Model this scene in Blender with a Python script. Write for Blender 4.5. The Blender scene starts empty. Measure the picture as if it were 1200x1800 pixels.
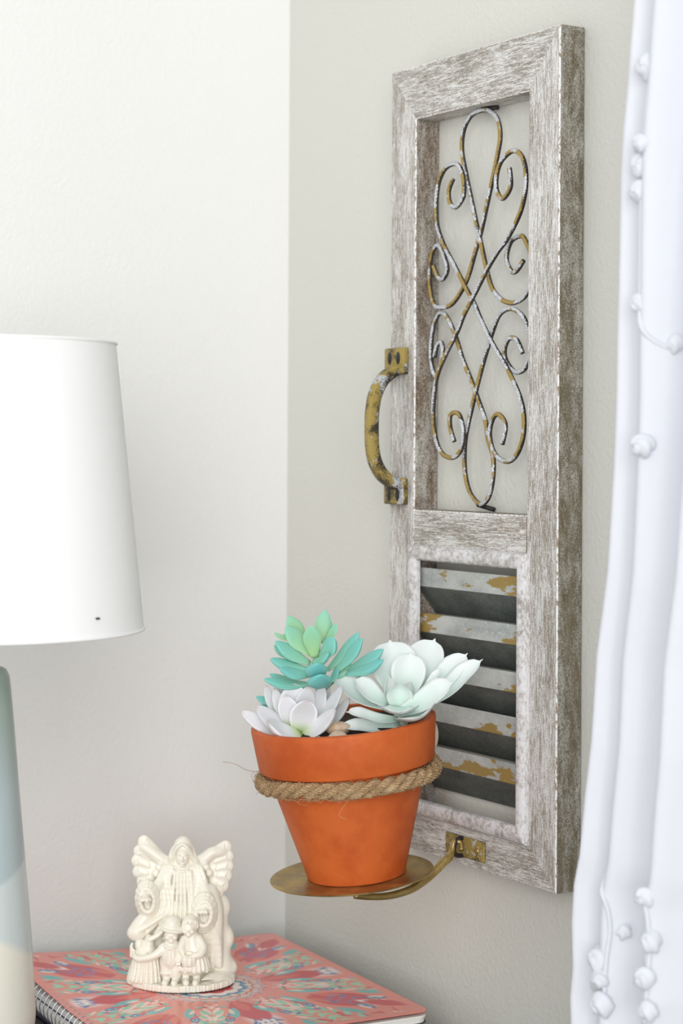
import bpy, bmesh, math, random
import numpy as np
from mathutils import Vector, Matrix
random.seed(7); rng = np.random.default_rng(7)
sc = bpy.context.scene; COL = sc.collection
B = 0.8453                       # height of the shutter's lower edge above the floor
# ---------------------------------------------------------------- camera
cd = bpy.data.cameras.new('camera'); cam = bpy.data.objects.new('camera', cd); COL.objects.link(cam)
cam.location = (-.8688, -1.51097, B + .30665)
YAW = .548834
cam.rotation_euler = (Matrix.Rotation(-YAW, 3, 'Z') @ Matrix.Rotation(math.pi/2, 3, 'X') @ Matrix.Rotation(.0053, 3, 'Z')).to_euler()
cd.sensor_fit = 'VERTICAL'; cd.sensor_height = 36.0; cd.lens = 36*3514.4/1800; cd.shift_y = -(900-788)/1800
cd.dof.use_dof = True; cd.dof.focus_distance = 1.42; cd.dof.aperture_fstop = 6.3
cd.clip_start = .05
sc.camera = cam
RV = Vector((math.cos(YAW), -math.sin(YAW), 0)); DV = Vector((math.sin(YAW), math.cos(YAW), 0)); UP = Vector((0, 0, 1))
# ---------------------------------------------------------------- light
w = bpy.data.worlds.new('world'); sc.world = w; w.use_nodes = True
w.node_tree.nodes['Background'].inputs[0].default_value = (.93, .96, 1.0, 1)
w.node_tree.nodes['Background'].inputs[1].default_value = 0.72
def area(name, loc, target, size, power, colr):
    l = bpy.data.lights.new(name, 'AREA'); l.shape = 'RECTANGLE'; l.size, l.size_y = size; l.energy = power; l.color = colr
    o = bpy.data.objects.new(name, l); COL.objects.link(o); o.location = loc
    o.rotation_euler = (Vector(target) - Vector(loc)).to_track_quat('-Z', 'Y').to_euler()
area('window_light', (-1.55, -2.4, B+.62), (-.1, -.1, B+.1), (1.5, 1.5), 32, (1, .985, .96))
sc.view_settings.view_transform = 'Standard'; sc.view_settings.look = 'None'
sc.view_settings.gamma = 1; sc.view_settings.use_curve_mapping = False
sc.view_settings.exposure = 0.33
# ---------------------------------------------------------------- helpers
def s2l(c):
    c = np.asarray(c, float)/255; return np.where(c < .04045, c/12.92, ((c+.055)/1.055)**2.4)
def C4(*c): return tuple(s2l(c)) + (1.0,)
class NT:
    def __init__(s, name):
        m = bpy.data.materials.new(name); m.use_nodes = True; s.m = m; s.t = m.node_tree; s.b = s.t.nodes['Principled BSDF']
        s.co = s.t.nodes.new('ShaderNodeTexCoord').outputs['Object']
    def L(s, a, b): s.t.links.new(a, b)
    def N(s, kind, **kw):
        n = s.t.nodes.new('ShaderNode'+kind)
        for k, v in kw.items(): setattr(n, k, v)
        return n
    def mp(s, scale, loc=(0, 0, 0), rot=(0, 0, 0)):
        n = s.N('Mapping'); s.L(s.co, n.inputs[0]); n.inputs['Scale'].default_value = scale
        n.inputs['Location'].default_value = loc; n.inputs['Rotation'].default_value = rot; return n.outputs[0]
    def noise(s, vec, scale, detail=4, rough=.6, dist=0):
        n = s.N('TexNoise'); s.L(vec, n.inputs['Vector']); n.inputs['Scale'].default_value = scale
        n.inputs['Detail'].default_value = detail; n.inputs['Roughness'].default_value = rough; n.inputs['Distortion'].default_value = dist
        return n.outputs['Fac']
    def ramp(s, f, a, b, lo=0., hi=1.):
        n = s.N('MapRange'); s.L(f, n.inputs[0])
        for i, v in enumerate((a, b, lo, hi)): n.inputs[1+i].default_value = v
        return n.outputs[0]
    def math(s, op, a, b=None):
        n = s.N('Math', operation=op)
        for i, v in enumerate((a, b)):
            if v is None: continue
            if isinstance(v, (int, float)): n.inputs[i].default_value = v
            else: s.L(v, n.inputs[i])
        return n.outputs[0]
    def mix(s, f, a, b):
        n = s.N('Mix', data_type='RGBA')
        for i, v in ((0, f), (6, a), (7, b)):
            if isinstance(v, (int, float, tuple)): n.inputs[i].default_value = v
            else: s.L(v, n.inputs[i])
        return n.outputs[2]
    def bump(s, h, strength, dist=.001):
        n = s.N('Bump'); s.L(h, n.inputs['Height']); n.inputs['Strength'].default_value = strength; n.inputs['Distance'].default_value = dist
        s.L(n.outputs[0], s.b.inputs['Normal'])
    def fin(s, colr, rough=.5, metal=0, spec=.5):
        for k, v in (('Base Color', colr), ('Roughness', rough), ('Metallic', metal), ('Specular IOR Level', spec)):
            if isinstance(v, (int, float, tuple)): s.b.inputs[k].default_value = v
            else: s.L(v, s.b.inputs[k])
        return s.m
def plain(name, colr, rough=.5, metal=0, spec=.5): return NT(name).fin(colr, rough, metal, spec)
# wall paint
def wall_mat(name, colr, spot=None):
    n = NT(name); a = n.noise(n.co, 260, 3, .5); b = n.noise(n.co, 900, 2, .5)
    n.bump(n.math('ADD', a, n.math('MULTIPLY', b, .4)), .45, .0014)
    c = n.mix(n.noise(n.co, 3, 2), colr, tuple(x*.985 for x in colr[:3])+(1,))
    return n.fin(c, .75, 0, .25)
M = {}
M['wall_back'] = wall_mat('paint_white', C4(239, 239, 236))
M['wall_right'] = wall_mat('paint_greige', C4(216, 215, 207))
M['floor'] = plain('floor_carpet', C4(168, 164, 160), .9)
def wood(name, grain, c1, c2, amount, dens=1.0):
    n = NT(name)
    sc_ = {'z': (1, 1, .07), 'y': (1, .07, 1)}[grain]
    v = n.mp(sc_); fine = n.noise(v, 2600*dens, 4, .7); mid = n.noise(v, 1050*dens, 5, .65, .2); big = n.noise(n.mp({'z': (1, 1, .3), 'y': (1, .3, 1)}[grain]), 60, 4, .6)
    speck = n.noise(n.co, 2000, 3, .7); blot = n.noise(n.co, 16, 3, .6)
    base = n.mix(n.ramp(big, .38, .62), C4(*c1), C4(*c2)); base = n.mix(n.ramp(blot, .55, .75, 0, .5), base, C4(158, 126, 102))
    f = n.math('ADD', n.math('MULTIPLY', fine, .40), n.math('ADD', n.math('MULTIPLY', mid, .42), n.math('ADD', n.math('MULTIPLY', big, .20), n.math('MULTIPLY', speck, .50))))
    f2 = n.ramp(f, amount-.035, amount+.045)
    colr = n.mix(f2, base, C4(204, 200, 192)); colr = n.mix(n.ramp(f, amount+.045, amount+.085), colr, C4(232, 231, 229))
    n.bump(n.math('ADD', f2, fine), .55, .0006)
    return n.fin(colr, .66, 0, .3)
M['wood_z'] = wood('whitewashed_wood_upright', 'z', (142, 128, 112), (168, 154, 138), .725)
M['wood_y'] = wood('whitewashed_wood_across', 'y', (138, 128, 114), (164, 154, 140), .725)
def side_wood(name, thr=.70, c1=(106, 96, 74), c2=(140, 128, 104)):
    n = NT(name); a = n.noise(n.mp((1, 1, .35)), 130, 5, .75, .6); b = n.noise(n.mp((1, 1, .5)), 1100, 4, .75, .8); c = n.noise(n.mp((1, 1, .12)), 90, 4, .6)
    s = n.noise(n.mp((1, .25, 1.6), rot=(.35, 0, 0)), 800, 3, .7, .4)
    base = n.mix(n.ramp(a, .35, .65), C4(*c1), C4(*c2))
    f = n.math('ADD', n.math('MULTIPLY', a, .30), n.math('ADD', n.math('MULTIPLY', b, .35), n.math('ADD', n.math('MULTIPLY', c, .30), n.math('MULTIPLY', s, .35))))
    m = n.ramp(f, thr-.05, thr+.09); n.bump(n.math('ADD', m, b), .7, .0007)
    return n.fin(n.mix(m, base, C4(212, 211, 204)), .6, 0, .35)
M['wood_side'] = side_wood('brown_scratched_wood', .665)
M['wood_jamb'] = side_wood('dark_jamb_wood', .645, (98, 80, 62), (146, 120, 96))
def chip(name, thr=.42):
    n = NT(name); f = n.ramp(n.noise(n.mp((1, 1, .4)), 500, 4, .7), thr-.04, thr+.04)
    return n.fin(n.mix(f, C4(150, 126, 104), C4(238, 237, 236)), .6)
M['edge'] = chip('worn_white_edge', .46)
def molding_mat():
    n = NT('white_molding_paint'); f = n.noise(n.mp((1, .3, .3)), 900, 5, .7); g = n.noise(n.co, 60, 3)
    m = n.ramp(n.math('ADD', n.math('MULTIPLY', f, .6), n.math('MULTIPLY', g, .4)), .39, .55); n.bump(f, .3, .0005)
    return n.fin(n.mix(m, C4(160, 153, 146), C4(220, 218, 219)), .6)
M['molding'] = molding_mat()
def slat_mat(name, dark):
    n = NT(name); a = n.noise(n.mp((1, .5, 1)), 60, 4, .6); b = n.noise(n.mp((1, .30, .9), (.3, .1, .73)), 62, 4, .6); s = n.noise(n.mp((6, 1, 1), rot=(.6, 0, 0)), 500, 4, .8)
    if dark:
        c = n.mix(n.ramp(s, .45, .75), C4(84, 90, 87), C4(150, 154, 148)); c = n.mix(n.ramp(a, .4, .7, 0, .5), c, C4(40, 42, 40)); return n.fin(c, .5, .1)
    c = n.mix(n.ramp(a, .35, .65), C4(158, 162, 160), C4(190, 192, 188)); c = n.mix(n.ramp(s, .55, .7), c, C4(214, 216, 214))
    c = n.mix(n.ramp(b, .55, .575), c, C4(152, 126, 64)); n.bump(s, .2, .0004)
    return n.fin(c, .45, .1)
M['slat'] = slat_mat('grey_painted_metal', False); M['slat_dark'] = slat_mat('dark_blade_metal', True)  # blades get a darker metal colour than the lips
def iron(name, goldness=.5, rough_b=.3, gold=(160, 135, 74), dirv=(-.94, .15, .32), t0=.30, scale=46):
    n = NT(name); a = n.noise(n.co, scale, 3, .6); b = n.noise(n.co, 1100, 4, .75); c = n.noise(n.co, 75, 3, .6)
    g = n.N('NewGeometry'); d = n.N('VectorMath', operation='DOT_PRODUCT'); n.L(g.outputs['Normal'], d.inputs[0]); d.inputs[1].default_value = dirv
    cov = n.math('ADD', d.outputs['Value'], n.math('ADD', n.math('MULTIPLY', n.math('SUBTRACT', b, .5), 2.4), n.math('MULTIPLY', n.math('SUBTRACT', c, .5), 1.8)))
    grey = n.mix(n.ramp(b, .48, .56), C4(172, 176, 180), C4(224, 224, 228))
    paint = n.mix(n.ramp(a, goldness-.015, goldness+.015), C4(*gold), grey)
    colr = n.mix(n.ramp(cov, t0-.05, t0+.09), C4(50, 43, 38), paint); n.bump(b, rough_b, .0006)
    return n.fin(colr, .45, .15)
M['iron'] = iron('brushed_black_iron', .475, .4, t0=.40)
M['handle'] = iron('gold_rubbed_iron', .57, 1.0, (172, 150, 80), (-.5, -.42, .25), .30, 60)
M['black'] = plain('black_iron', C4(30, 27, 26), .5)
def brass():
    n = NT('aged_brass'); a = n.noise(n.co, 40, 4, .6); b = n.noise(n.co, 300, 4, .7)
    c = n.mix(n.ramp(a, .40, .62), C4(156, 132, 84), C4(196, 172, 108)); c = n.mix(n.ramp(b, .60, .75), c, C4(112, 94, 66))
    n.bump(b, .15, .0003); return n.fin(c, n.ramp(a, .3, .7, .3, .5), .8)
M['brass'] = brass()
def terra():
    n = NT('terracotta'); a = n.noise(n.co, 28, 4, .6); b = n.noise(n.co, 700, 3, .6)
    c = n.mix(n.ramp(a, .42, .68), C4(204, 100, 44), C4(184, 80, 30)); n.bump(b, .12, .0004); return n.fin(c, .55, 0, .35)
M['terra'] = terra()
def jute():
    n = NT('jute'); a = n.noise(n.co, 900, 3, .6); b = n.noise(n.co, 90, 3)
    c = n.mix(n.ramp(a, .35, .65), C4(142, 110, 76), C4(196, 168, 130)); c = n.mix(n.ramp(b, .45, .7, 0, .5), c, C4(212, 188, 150)); return n.fin(c, .9, 0, .1)
M['jute'] = jute()
def vcol(name, rough, sss=0, spec=.4):
    n = NT(name); a = n.N('Attribute', attribute_name='Col'); m = n.fin(a.outputs['Color'], rough, 0, spec)
    if sss: n.b.inputs['Subsurface Weight'].default_value = sss; n.b.inputs['Subsurface Radius'].default_value = (.006, .006, .005); n.b.inputs['Subsurface Scale'].default_value = .6
    v = n.noise(n.co, 500, 3); n.bump(v, .08, .0004); return m
M['leaf_white'] = vcol('matte_white_leaf', .55); M['leaf_teal'] = vcol('teal_rubber_leaf', .5, .35); M['print'] = vcol('printed_cover', .22, 0, .5)
def stone():
    n = NT('river_pebble'); a = n.noise(n.co, 120, 4, .6); o = n.N('ObjectInfo')
    c = n.mix(n.ramp(a, .35, .65), C4(186, 152, 116), C4(214, 194, 170)); return n.fin(n.mix(n.ramp(o.outputs['Random'], 0, 1, 0, .7), c, C4(226, 214, 200)), .35)
M['stone'] = stone(); M['soil'] = plain('dark_soil', C4(42, 32, 26), .95)
def ceramic():
    n = NT('ivory_glaze'); n.b.inputs['Coat Weight'].default_value = .35; n.b.inputs['Coat Roughness'].default_value = .25
    return n.fin(C4(243, 239, 224), .38)
M['ceramic'] = ceramic()
def shade_mat():
    n = NT('white_linen_shade'); a = n.N('TexWave', wave_type='BANDS', bands_direction='Z'); a.inputs['Scale'].default_value = 560
    n.L(n.co, a.inputs['Vector']); g = n.N('TexGradient', gradient_type='RADIAL'); n.L(n.co, g.inputs[0])
    b = n.math('SINE', n.math('MULTIPLY', g.outputs[1], 5200.)); n.bump(n.math('ADD', a.outputs['Fac'], n.math('MULTIPLY', b, .5)), .35, .0004)
    return n.fin(C4(246, 246, 244), .8, 0, .2)
M['shade'] = shade_mat()
def glaze():
    n = NT('dipped_glaze'); x = n.N('SeparateXYZ'); n.L(n.co, x.inputs[0])
    z = x.outputs[2]; t = n.math('ADD', n.math('MULTIPLY', x.outputs[0], .45), n.math('MULTIPLY', x.outputs[1], .2))
    e1 = n.math('SUBTRACT', z, t); e2 = n.math('ADD', z, t)
    cream, pale, blue, sage = C4(222, 218, 204), C4(196, 205, 203), C4(172, 186, 187), C4(142, 158, 146)
    c = n.mix(n.ramp(e2, .100, .106), cream, pale); c = n.mix(n.ramp(e1, .148, .152), c, blue); c = n.mix(n.ramp(z, .20, .275), c, sage)
    n.b.inputs['Coat Weight'].default_value = .3
    return n.fin(c, .35)
M['glaze'] = glaze()
def cloth():
    n = NT('white_curtain_cloth'); a = n.noise(n.co, 60, 4, .6); n.bump(a, .35, .002)
    tr = n.N('BsdfTranslucent'); tr.inputs[0].default_value = (.9, .91, .94, 1); mx = n.N('MixShader'); mx.inputs[0].default_value = .18
    out = n.t.nodes['Material Output']; n.L(n.b.outputs[0], mx.inputs[1]); n.L(tr.outputs[0], mx.inputs[2]); n.L(mx.outputs[0], out.inputs[0])
    return n.fin(C4(228, 230, 236), .85, 0, .15)
M['cloth'] = cloth()
M['paper'] = plain('white_paper', C4(236, 234, 228), .7); M['dark_card'] = plain('dark_blue_card', C4(38, 38, 66), .5)
M['wire'] = plain('silver_wire', C4(200, 200, 206), .22, 1.); M['dark_wood'] = plain('black_brown_wood', C4(30, 26, 24), .4)
M['dot'] = plain('small_dark_mark', C4(96, 70, 56), .8); M['pin'] = plain('dark_pin', C4(50, 50, 60), .4)

class MB:
    def __init__(s): s.v = []; s.f = []; s.mi = []; s.col = []
    def add(s, v, f, mi=0, col=None):
        o = len(s.v); s.v += [tuple(p) for p in v]; s.f += [tuple(i+o for i in q) for q in f]; s.mi += [mi]*len(f)
        if col is not None: s.col += list(col)
        return s
    def tube(s, pts, r, seg=8, closed=False, mi=0, up=None, cap=True):
        P = np.array(pts, float); n = len(P); rr = np.full(n, r, float) if np.isscalar(r) else np.array(r, float)
        T = np.roll(P, -1, 0)-np.roll(P, 1, 0)
        if not closed: T[0] = P[1]-P[0]; T[-1] = P[-1]-P[-2]
        T /= np.linalg.norm(T, axis=1)[:, None]+1e-12
        a = np.array(up if up is not None else ((0, 0, 1) if abs(T[0][2]) < .8 else (1, 0, 0)), float)
        V = []; nrm = a-T[0]*(a@T[0]); nrm /= np.linalg.norm(nrm)
        for i in range(n):
            nrm = nrm-T[i]*(nrm@T[i]); nrm /= np.linalg.norm(nrm); b = np.cross(T[i], nrm)
            for k in range(seg):
                t = 2*math.pi*k/seg; V.append(P[i]+rr[i]*(nrm*math.cos(t)+b*math.sin(t)))
        F = []
        for i in range(n if closed else n-1):
            j = (i+1) % n
            for k in range(seg): F.append((i*seg+k, i*seg+(k+1) % seg, j*seg+(k+1) % seg, j*seg+k))
        if cap and not closed: F.append(tuple(range(seg))[::-1]); F.append(tuple((n-1)*seg+k for k in range(seg)))
        return s.add(V, F, mi)
    def lathe(s, prof, seg=96, mi=0, mat=None, ru=1.0):
        V = []; n = len(prof)
        for k in range(seg):
            t = 2*math.pi*k/seg
            for r, z in prof: V.append((r*math.cos(t), r*math.sin(t), z))
        if mat is not None: V = [mat @ Vector(p) for p in V]
        F = []
        for k in range(seg):
            k2 = (k+1) % seg
            for i in range(n-1):
                F.append((k*n+i, k2*n+i, k2*n+i+1, k*n+i+1))
        return s.add(V, F, mi)
    def box(s, a, b, mi=0):
        (x0, y0, z0), (x1, y1, z1) = a, b
        v = [(x0, y0, z0), (x1, y0, z0), (x1, y1, z0), (x0, y1, z0), (x0, y0, z1), (x1, y0, z1), (x1, y1, z1), (x0, y1, z1)]
        return s.add(v, [(3, 2, 1, 0), (4, 5, 6, 7), (0, 1, 5, 4), (1, 2, 6, 5), (2, 3, 7, 6), (3, 0, 4, 7)], mi)
    def build(s, name, mats, parent=None, loc=(0, 0, 0), smooth=True, bevel=0, bmi=-1, seg=2, angle=None, skip=None):
        me = bpy.data.meshes.new(name); me.from_pydata(s.v, [], s.f)
        for m in (mats if isinstance(mats, (list, tuple)) else [mats]): me.materials.append(m)
        me.polygons.foreach_set('material_index', s.mi)
        if s.col:
            ca = me.color_attributes.new('Col', 'FLOAT_COLOR', 'POINT'); ca.data.foreach_set('color', np.array(s.col, 'f').ravel())
        bm = bmesh.new(); bm.from_mesh(me); bmesh.ops.recalc_face_normals(bm, faces=bm.faces)
        if bevel:
            es = [e for e in bm.edges if len(e.link_faces) == 2 and e.calc_face_angle(0) > .5 and not (skip and any(skip(q) for q in e.link_faces))]
            bmesh.ops.bevel(bm, geom=es, offset=bevel, segments=seg, affect='EDGES', profile=.6, material=bmi)
        bm.to_mesh(me); bm.free()
        me.polygons.foreach_set('use_smooth', [smooth]*len(me.polygons))
        if smooth and angle: me.set_sharp_from_angle(angle=angle)
        o = bpy.data.objects.new(name, me); COL.objects.link(o); o.location = loc
        if parent: o.parent = parent
        return o
def thing(name, label, cat, loc=(0, 0, 0), group=None):
    o = bpy.data.objects.new(name, None); COL.objects.link(o); o.location = loc; o.empty_display_size = .02
    o['label'] = label; o['category'] = cat
    if group: o['group'] = group
    return o
def tag(o, label, cat, group=None, kind=None):
    o['label'] = label; o['category'] = cat
    if group: o['group'] = group
    if kind: o['kind'] = kind
    return o
def smooth_pts(P, n=6, closed=False):      # Catmull-Rom through hand-set points
    P = [np.array(p, float) for p in P]; m = len(P); out = []
    for i in range(m if closed else m-1):
        g = lambda k: P[k % m] if closed else P[min(max(k, 0), m-1)]
        a, b, c, d = g(i-1), g(i), g(i+1), g(i+2)
        for k in range(n):
            t = k/n; out.append(.5*((2*b)+(c-a)*t+(2*a-5*b+4*c-d)*t*t+(3*b-a-3*c+d)*t**3))
    if not closed: out.append(P[-1])
    return np.array(out)
def prism(poly, x0, x1):                   # outline in (y, z) with depth along x
    n = len(poly); v = [(x0, y, z) for y, z in poly]+[(x1, y, z) for y, z in poly]
    return v, [tuple(range(n))[::-1], tuple(range(n, 2*n))]+[(i, (i+1) % n, n+(i+1) % n, n+i) for i in range(n)]
# ================================================================ the room
def struct(name, mb, mat, **k):
    o = mb.build(name, mat, **k); o['kind'] = 'structure'; return o
struct('wall_back', MB().box((-2.4, 0, 0), (.1, .1, 2.5)), M['wall_back'], smooth=False)
wr = struct('wall_right', MB().box((0, -2.6, 0), (.1, 0, 2.5)), M['wall_right'], smooth=False)
struct('floor', MB().box((-2.4, -2.6, -.05), (.1, .1, 0)), M['floor'], smooth=False)
MB().tube([(-.0004, -.4534, B+.2943), (.001, -.4534, B+.2965)], .0013, 6).build('paint_chip', M['dot'], wr)
# ================================================================ night stand
TT = B-.1033-.0215
t = thing('nightstand', 'black-brown wooden nightstand under the lamp and the notebook', 'nightstand', (-.30, -.24, 0))
MB().box((-.26, -.22, TT-.025), (.244, .225, TT)).build('table_top', M['dark_wood'], t, bevel=.002)
for sx in (-.235, .22):
    for sy in (-.195, .2): MB().box((sx-.018, sy-.018, 0), (sx+.018, sy+.018, TT-.025)).build('leg', M['dark_wood'], t, bevel=.002)
for a, b in (((-.217, -.205, TT-.13), (.202, -.19, TT-.025)), ((-.217, .195, TT-.13), (.202, .21, TT-.025)), ((-.245, -.177, TT-.13), (-.23, .182, TT-.025)), ((.215, -.177, TT-.13), (.23, .182, TT-.025))):
    MB().box(a, b).build('apron', M['dark_wood'], t, bevel=.001)
# ================================================================ shutter
YL = -.19895                                # world y of its far (left) edge
SH = thing('shutter', 'tall whitewashed wooden shutter panel with iron scrollwork above metal louvres', 'shutter', (0, YL, B))
mm = .001; XF = -22.3*mm; XB = -.4*mm
W_, H_ = 213.6, 600.
def board(name, poly, grain):
    v, f = prism([(-a*mm, z*mm) for a, z in poly], XF, XB)
    m = MB().add(v, f); o = m.build(name, [M['wood_'+grain], M['edge'], M['wood_side'], M['wood_jamb']], SH, smooth=False, bevel=.9*mm, bmi=1, seg=1, skip=lambda q: (abs(q.normal.y) > .12 and abs(q.normal.z) > .12) or (poly[0][1] == 228 and abs(q.normal.y) > .9))
    cut = .12*mm
    for p in o.data.polygons:
        if p.material_index == 1:
            if p.normal.x > -.2: p.material_index = 2
            continue
        if abs(p.normal.x) < .5:
            p.material_index = 2 if (p.center.y < -(W_-5)*mm or abs(p.normal.z) > .7) else 3
        if p.normal.z < -.5 and p.center.z > .5: p.material_index = 0
    return o
JL, JR = 34.5, 178.
board('stile', [(0, 0), (JL, 33), (JL, 559), (0, 600)], 'z')
board('stile', [(W_, 0), (W_, 600), (JR, 559), (JR, 33)], 'z')
board('rail', [(0, 600), (JL, 559), (JR, 559), (W_, 600)], 'y')
board('rail', [(0, 0), (W_, 0), (JR, 33), (JL, 33)], 'y')
board('rail', [(JL, 228), (JR, 228), (JR, 260), (JL, 260)], 'y')
# half-round moulding round the louvres
def molding(p0, p1, q0, q1):               # outer edge p0-p1, inner edge q0-q1, mitred
    n = 9; V = []
    for (a, b) in ((p0, q0), (p1, q1)):
        for k in range(n):
            u = .5-.5*math.cos(math.pi*k/(n-1)); h = math.sin(math.pi*k/(n-1))
            V.append((XF-.0052*h**.7 if 0 < k < n-1 else XF+.0004, -(a[0]+(b[0]-a[0])*u)*mm, (a[1]+(b[1]-a[1])*u)*mm))
    F = [(k, k+1, n+k+1, n+k) for k in range(n-1)]+[(n-1, 0, n, 2*n-1), tuple(range(n))[::-1], tuple(range(n, 2*n))]
    MB().add(V, F).build('moulding', M['molding'], SH, angle=.9)
o4 = [(30, 28), (182.5, 28), (182.5, 233.5), (30, 233.5)]; i4 = [(43, 40), (170.5, 40), (170.5, 221.5), (43, 221.5)]
for k in range(4): molding(o4[k], o4[(k+1) % 4], i4[k], i4[(k+1) % 4])
# louvres: upright lip, then a blade running back and down
for zt in (215.9, 181.3, 147.2, 115.3, 81.8):
    pr = [(-19.5, 0), (-18.7, .3), (-18.7, -13.2), (-3.0, -34.5), (-2.2, -35.4), (-3.2, -35.6), (-19.5, -14.0)]
    V = []
    for s in (36.2, 176.6): V += [(x*mm, -s*mm, (zt+z)*mm) for x, z in pr]
    n = len(pr); F = [(i, (i+1) % n, n+(i+1) % n, n+i) for i in range(n)]+[tuple(range(n))[::-1], tuple(range(n, 2*n))]
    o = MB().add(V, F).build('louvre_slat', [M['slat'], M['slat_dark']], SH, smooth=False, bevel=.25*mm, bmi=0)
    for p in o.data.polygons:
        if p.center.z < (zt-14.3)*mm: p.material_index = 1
# scrollwork
WIRE_B = [(74.2, 509.2), (68.7, 500.8), (70.6, 491.6), (78.2, 487.8), (87.0, 493.3), (88.8, 500.3), (86.9, 511.1), (82.0, 518.1), (74.9, 520.6), (64.3, 518.4), (55.0, 510.5), (50.0, 498.9), (49.3, 486.4), (52.9, 473.9), (63.4, 459.7), (77.8, 443.1), (90.6, 427.8), (103.2, 413.5), (112.5, 400.0), (127.8, 381.8), (139.8, 370.0), (151.4, 355.9), (160.0, 343.5), (164.5, 330.6), (164.0, 316.3), (157.6, 304.1), (147.4, 297.9), (135.6, 299.6), (126.9, 306.4), (123.0, 318.0), (126.7, 328.4), (133.2, 332.0), (140.7, 327.4), (142.4, 321.2), (138.6, 310.1)]
WIRE_C = [(150.0, 508.6), (151.5, 495.0), (142.4, 487.4), (134.9, 493.5), (134.1, 503.9), (139.2, 513.8), (150.6, 519.7), (159.5, 519.1), (166.7, 512.3), (169.8, 501.5), (168.6, 488.3), (162.6, 474.3), (148.4, 458.3), (136.7, 449.7), (123.4, 437.7), (109.9, 423.0), (94.8, 406.9), (85.6, 394.0), (69.8, 376.8), (58.9, 361.7), (53.3, 345.5), (52.7, 327.3), (59.4, 310.9), (68.9, 301.9), (81.7, 300.3), (91.3, 306.3), (94.2, 318.1), (90.1, 330.4), (83.7, 333.8), (76.9, 331.5), (77.0, 322.6), (82.4, 312.2)]
WIRE_D = [(42.1, 376.3), (44.3, 385.3), (50.9, 387.6), (55.9, 382.0), (56.0, 372.9), (48.8, 362.1), (40.6, 368.0), (35.4, 382.8), (36.9, 398.5), (44.9, 408.3), (54.9, 410.0), (66.1, 404.3), (77.3, 390.4), (85.3, 374.7), (94.8, 358.3), (104.0, 341.2), (112.0, 326.9), (116.4, 313.5), (124.4, 301.4), (125.9, 287.3), (121.4, 273.9), (112.6, 266.8), (103.2, 266.5), (92.5, 274.3), (87.6, 287.6), (88.2, 304.6), (92.0, 319.9), (98.2, 337.5), (103.8, 355.3), (108.5, 369.3), (114.4, 381.6), (121.9, 393.5), (131.9, 404.5), (145.1, 408.0), (155.4, 404.8), (162.3, 397.5), (166.5, 381.1), (161.6, 365.9), (150.2, 361.9), (140.6, 370.0), (139.1, 378.7), (143.9, 386.4), (151.5, 385.2), (157.1, 375.4)]
WIRE_E = [(39.4, 446.6), (43.3, 439.3), (49.9, 435.8), (58.0, 436.5), (64.4, 442.5), (62.4, 450.0), (54.7, 459.2), (44.7, 461.4), (34.2, 455.7), (30.0, 444.2), (32.5, 429.1), (42.0, 417.2), (55.1, 413.8), (71.1, 415.5), (82.2, 425.0), (89.5, 436.0), (97.4, 452.3), (106.3, 467.6), (113.8, 482.0), (121.2, 498.7), (128.3, 519.9), (130.3, 534.6), (125.3, 547.4), (116.0, 554.4), (107.1, 556.6), (95.0, 554.4), (86.3, 544.7), (83.4, 530.0), (87.3, 511.4), (92.3, 493.0), (100.1, 470.9), (108.1, 453.3), (115.6, 437.7), (123.5, 424.0), (133.8, 415.5), (145.3, 412.1), (155.6, 414.2), (162.4, 418.9), (169.0, 429.6), (169.6, 444.1), (162.7, 456.4), (156.6, 459.4), (144.9, 457.1), (138.1, 449.9), (137.4, 442.1), (145.1, 434.7), (152.7, 435.0), (161.2, 441.3)]

for Wp, x in ((WIRE_B, -15.0), (WIRE_C, -18.2), (WIRE_D, -12.2), (WIRE_E, -12.2)):
    n = len(Wp)
    P = smooth_pts([(x + (1.5*math.sin(i*.9) if x == -12.2 else 0), -(s if s > 60 else 37.4+(s-30)*(60-37.4)/30), z) for i, (s, z) in enumerate(Wp)], 6)*mm
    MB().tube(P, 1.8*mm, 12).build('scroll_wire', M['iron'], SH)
MB().tube(np.array([(-12, -107, 557.2), (-9, -112, 557.4), (-6, -119, 557.5)])*mm, 1.7*mm, 8).build('fixing_pin', M['black'], SH)
MB().tube(np.array([(-12, -104, 265.5), (-9, -109, 264), (-5, -116, 262)])*mm, 1.7*mm, 8).build('fixing_pin', M['black'], SH)
# pull handle on the left stile
hd = MB()
path = smooth_pts([(-25, -13, 368), (-30, -13, 365.5), (-38.5, -13.5, 359), (-45, -14, 348), (-47.6, -14, 335), (-48, -14, 322), (-47.6, -14, 309), (-45, -14, 297), (-38.5, -13.5, 287), (-30, -13, 281), (-25, -13, 278.5)], 6)
n = len(path); V = []; sec = 16
for i, p in enumerate(path):
    tng = path[min(i+1, n-1)]-path[max(i-1, 0)]; tng /= np.linalg.norm(tng); nx = np.cross((0, 1, 0), tng)
    e = abs(2*i/(n-1)-1)**2; wy = 4.4+3*e; th = 5.2-1.0*e
    for k in range(sec):
        a = 2*math.pi*k/sec; ca, sa = math.cos(a), math.sin(a)
        V.append((p + np.array((0, 1, 0))*wy*np.sign(ca)*abs(ca)**.6 + nx*th*np.sign(sa)*abs(sa)**.6)*mm)
F = [(i*sec+k, i*sec+(k+1) % sec, (i+1)*sec+(k+1) % sec, (i+1)*sec+k) for i in range(n-1) for k in range(sec)]+[tuple(range(sec)), tuple((n-1)*sec+k for k in range(sec))]
hg = hd.add(V, F).build('pull_handle', M['handle'], SH)
hg['label'] = 'gold and black iron pull handle'
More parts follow.
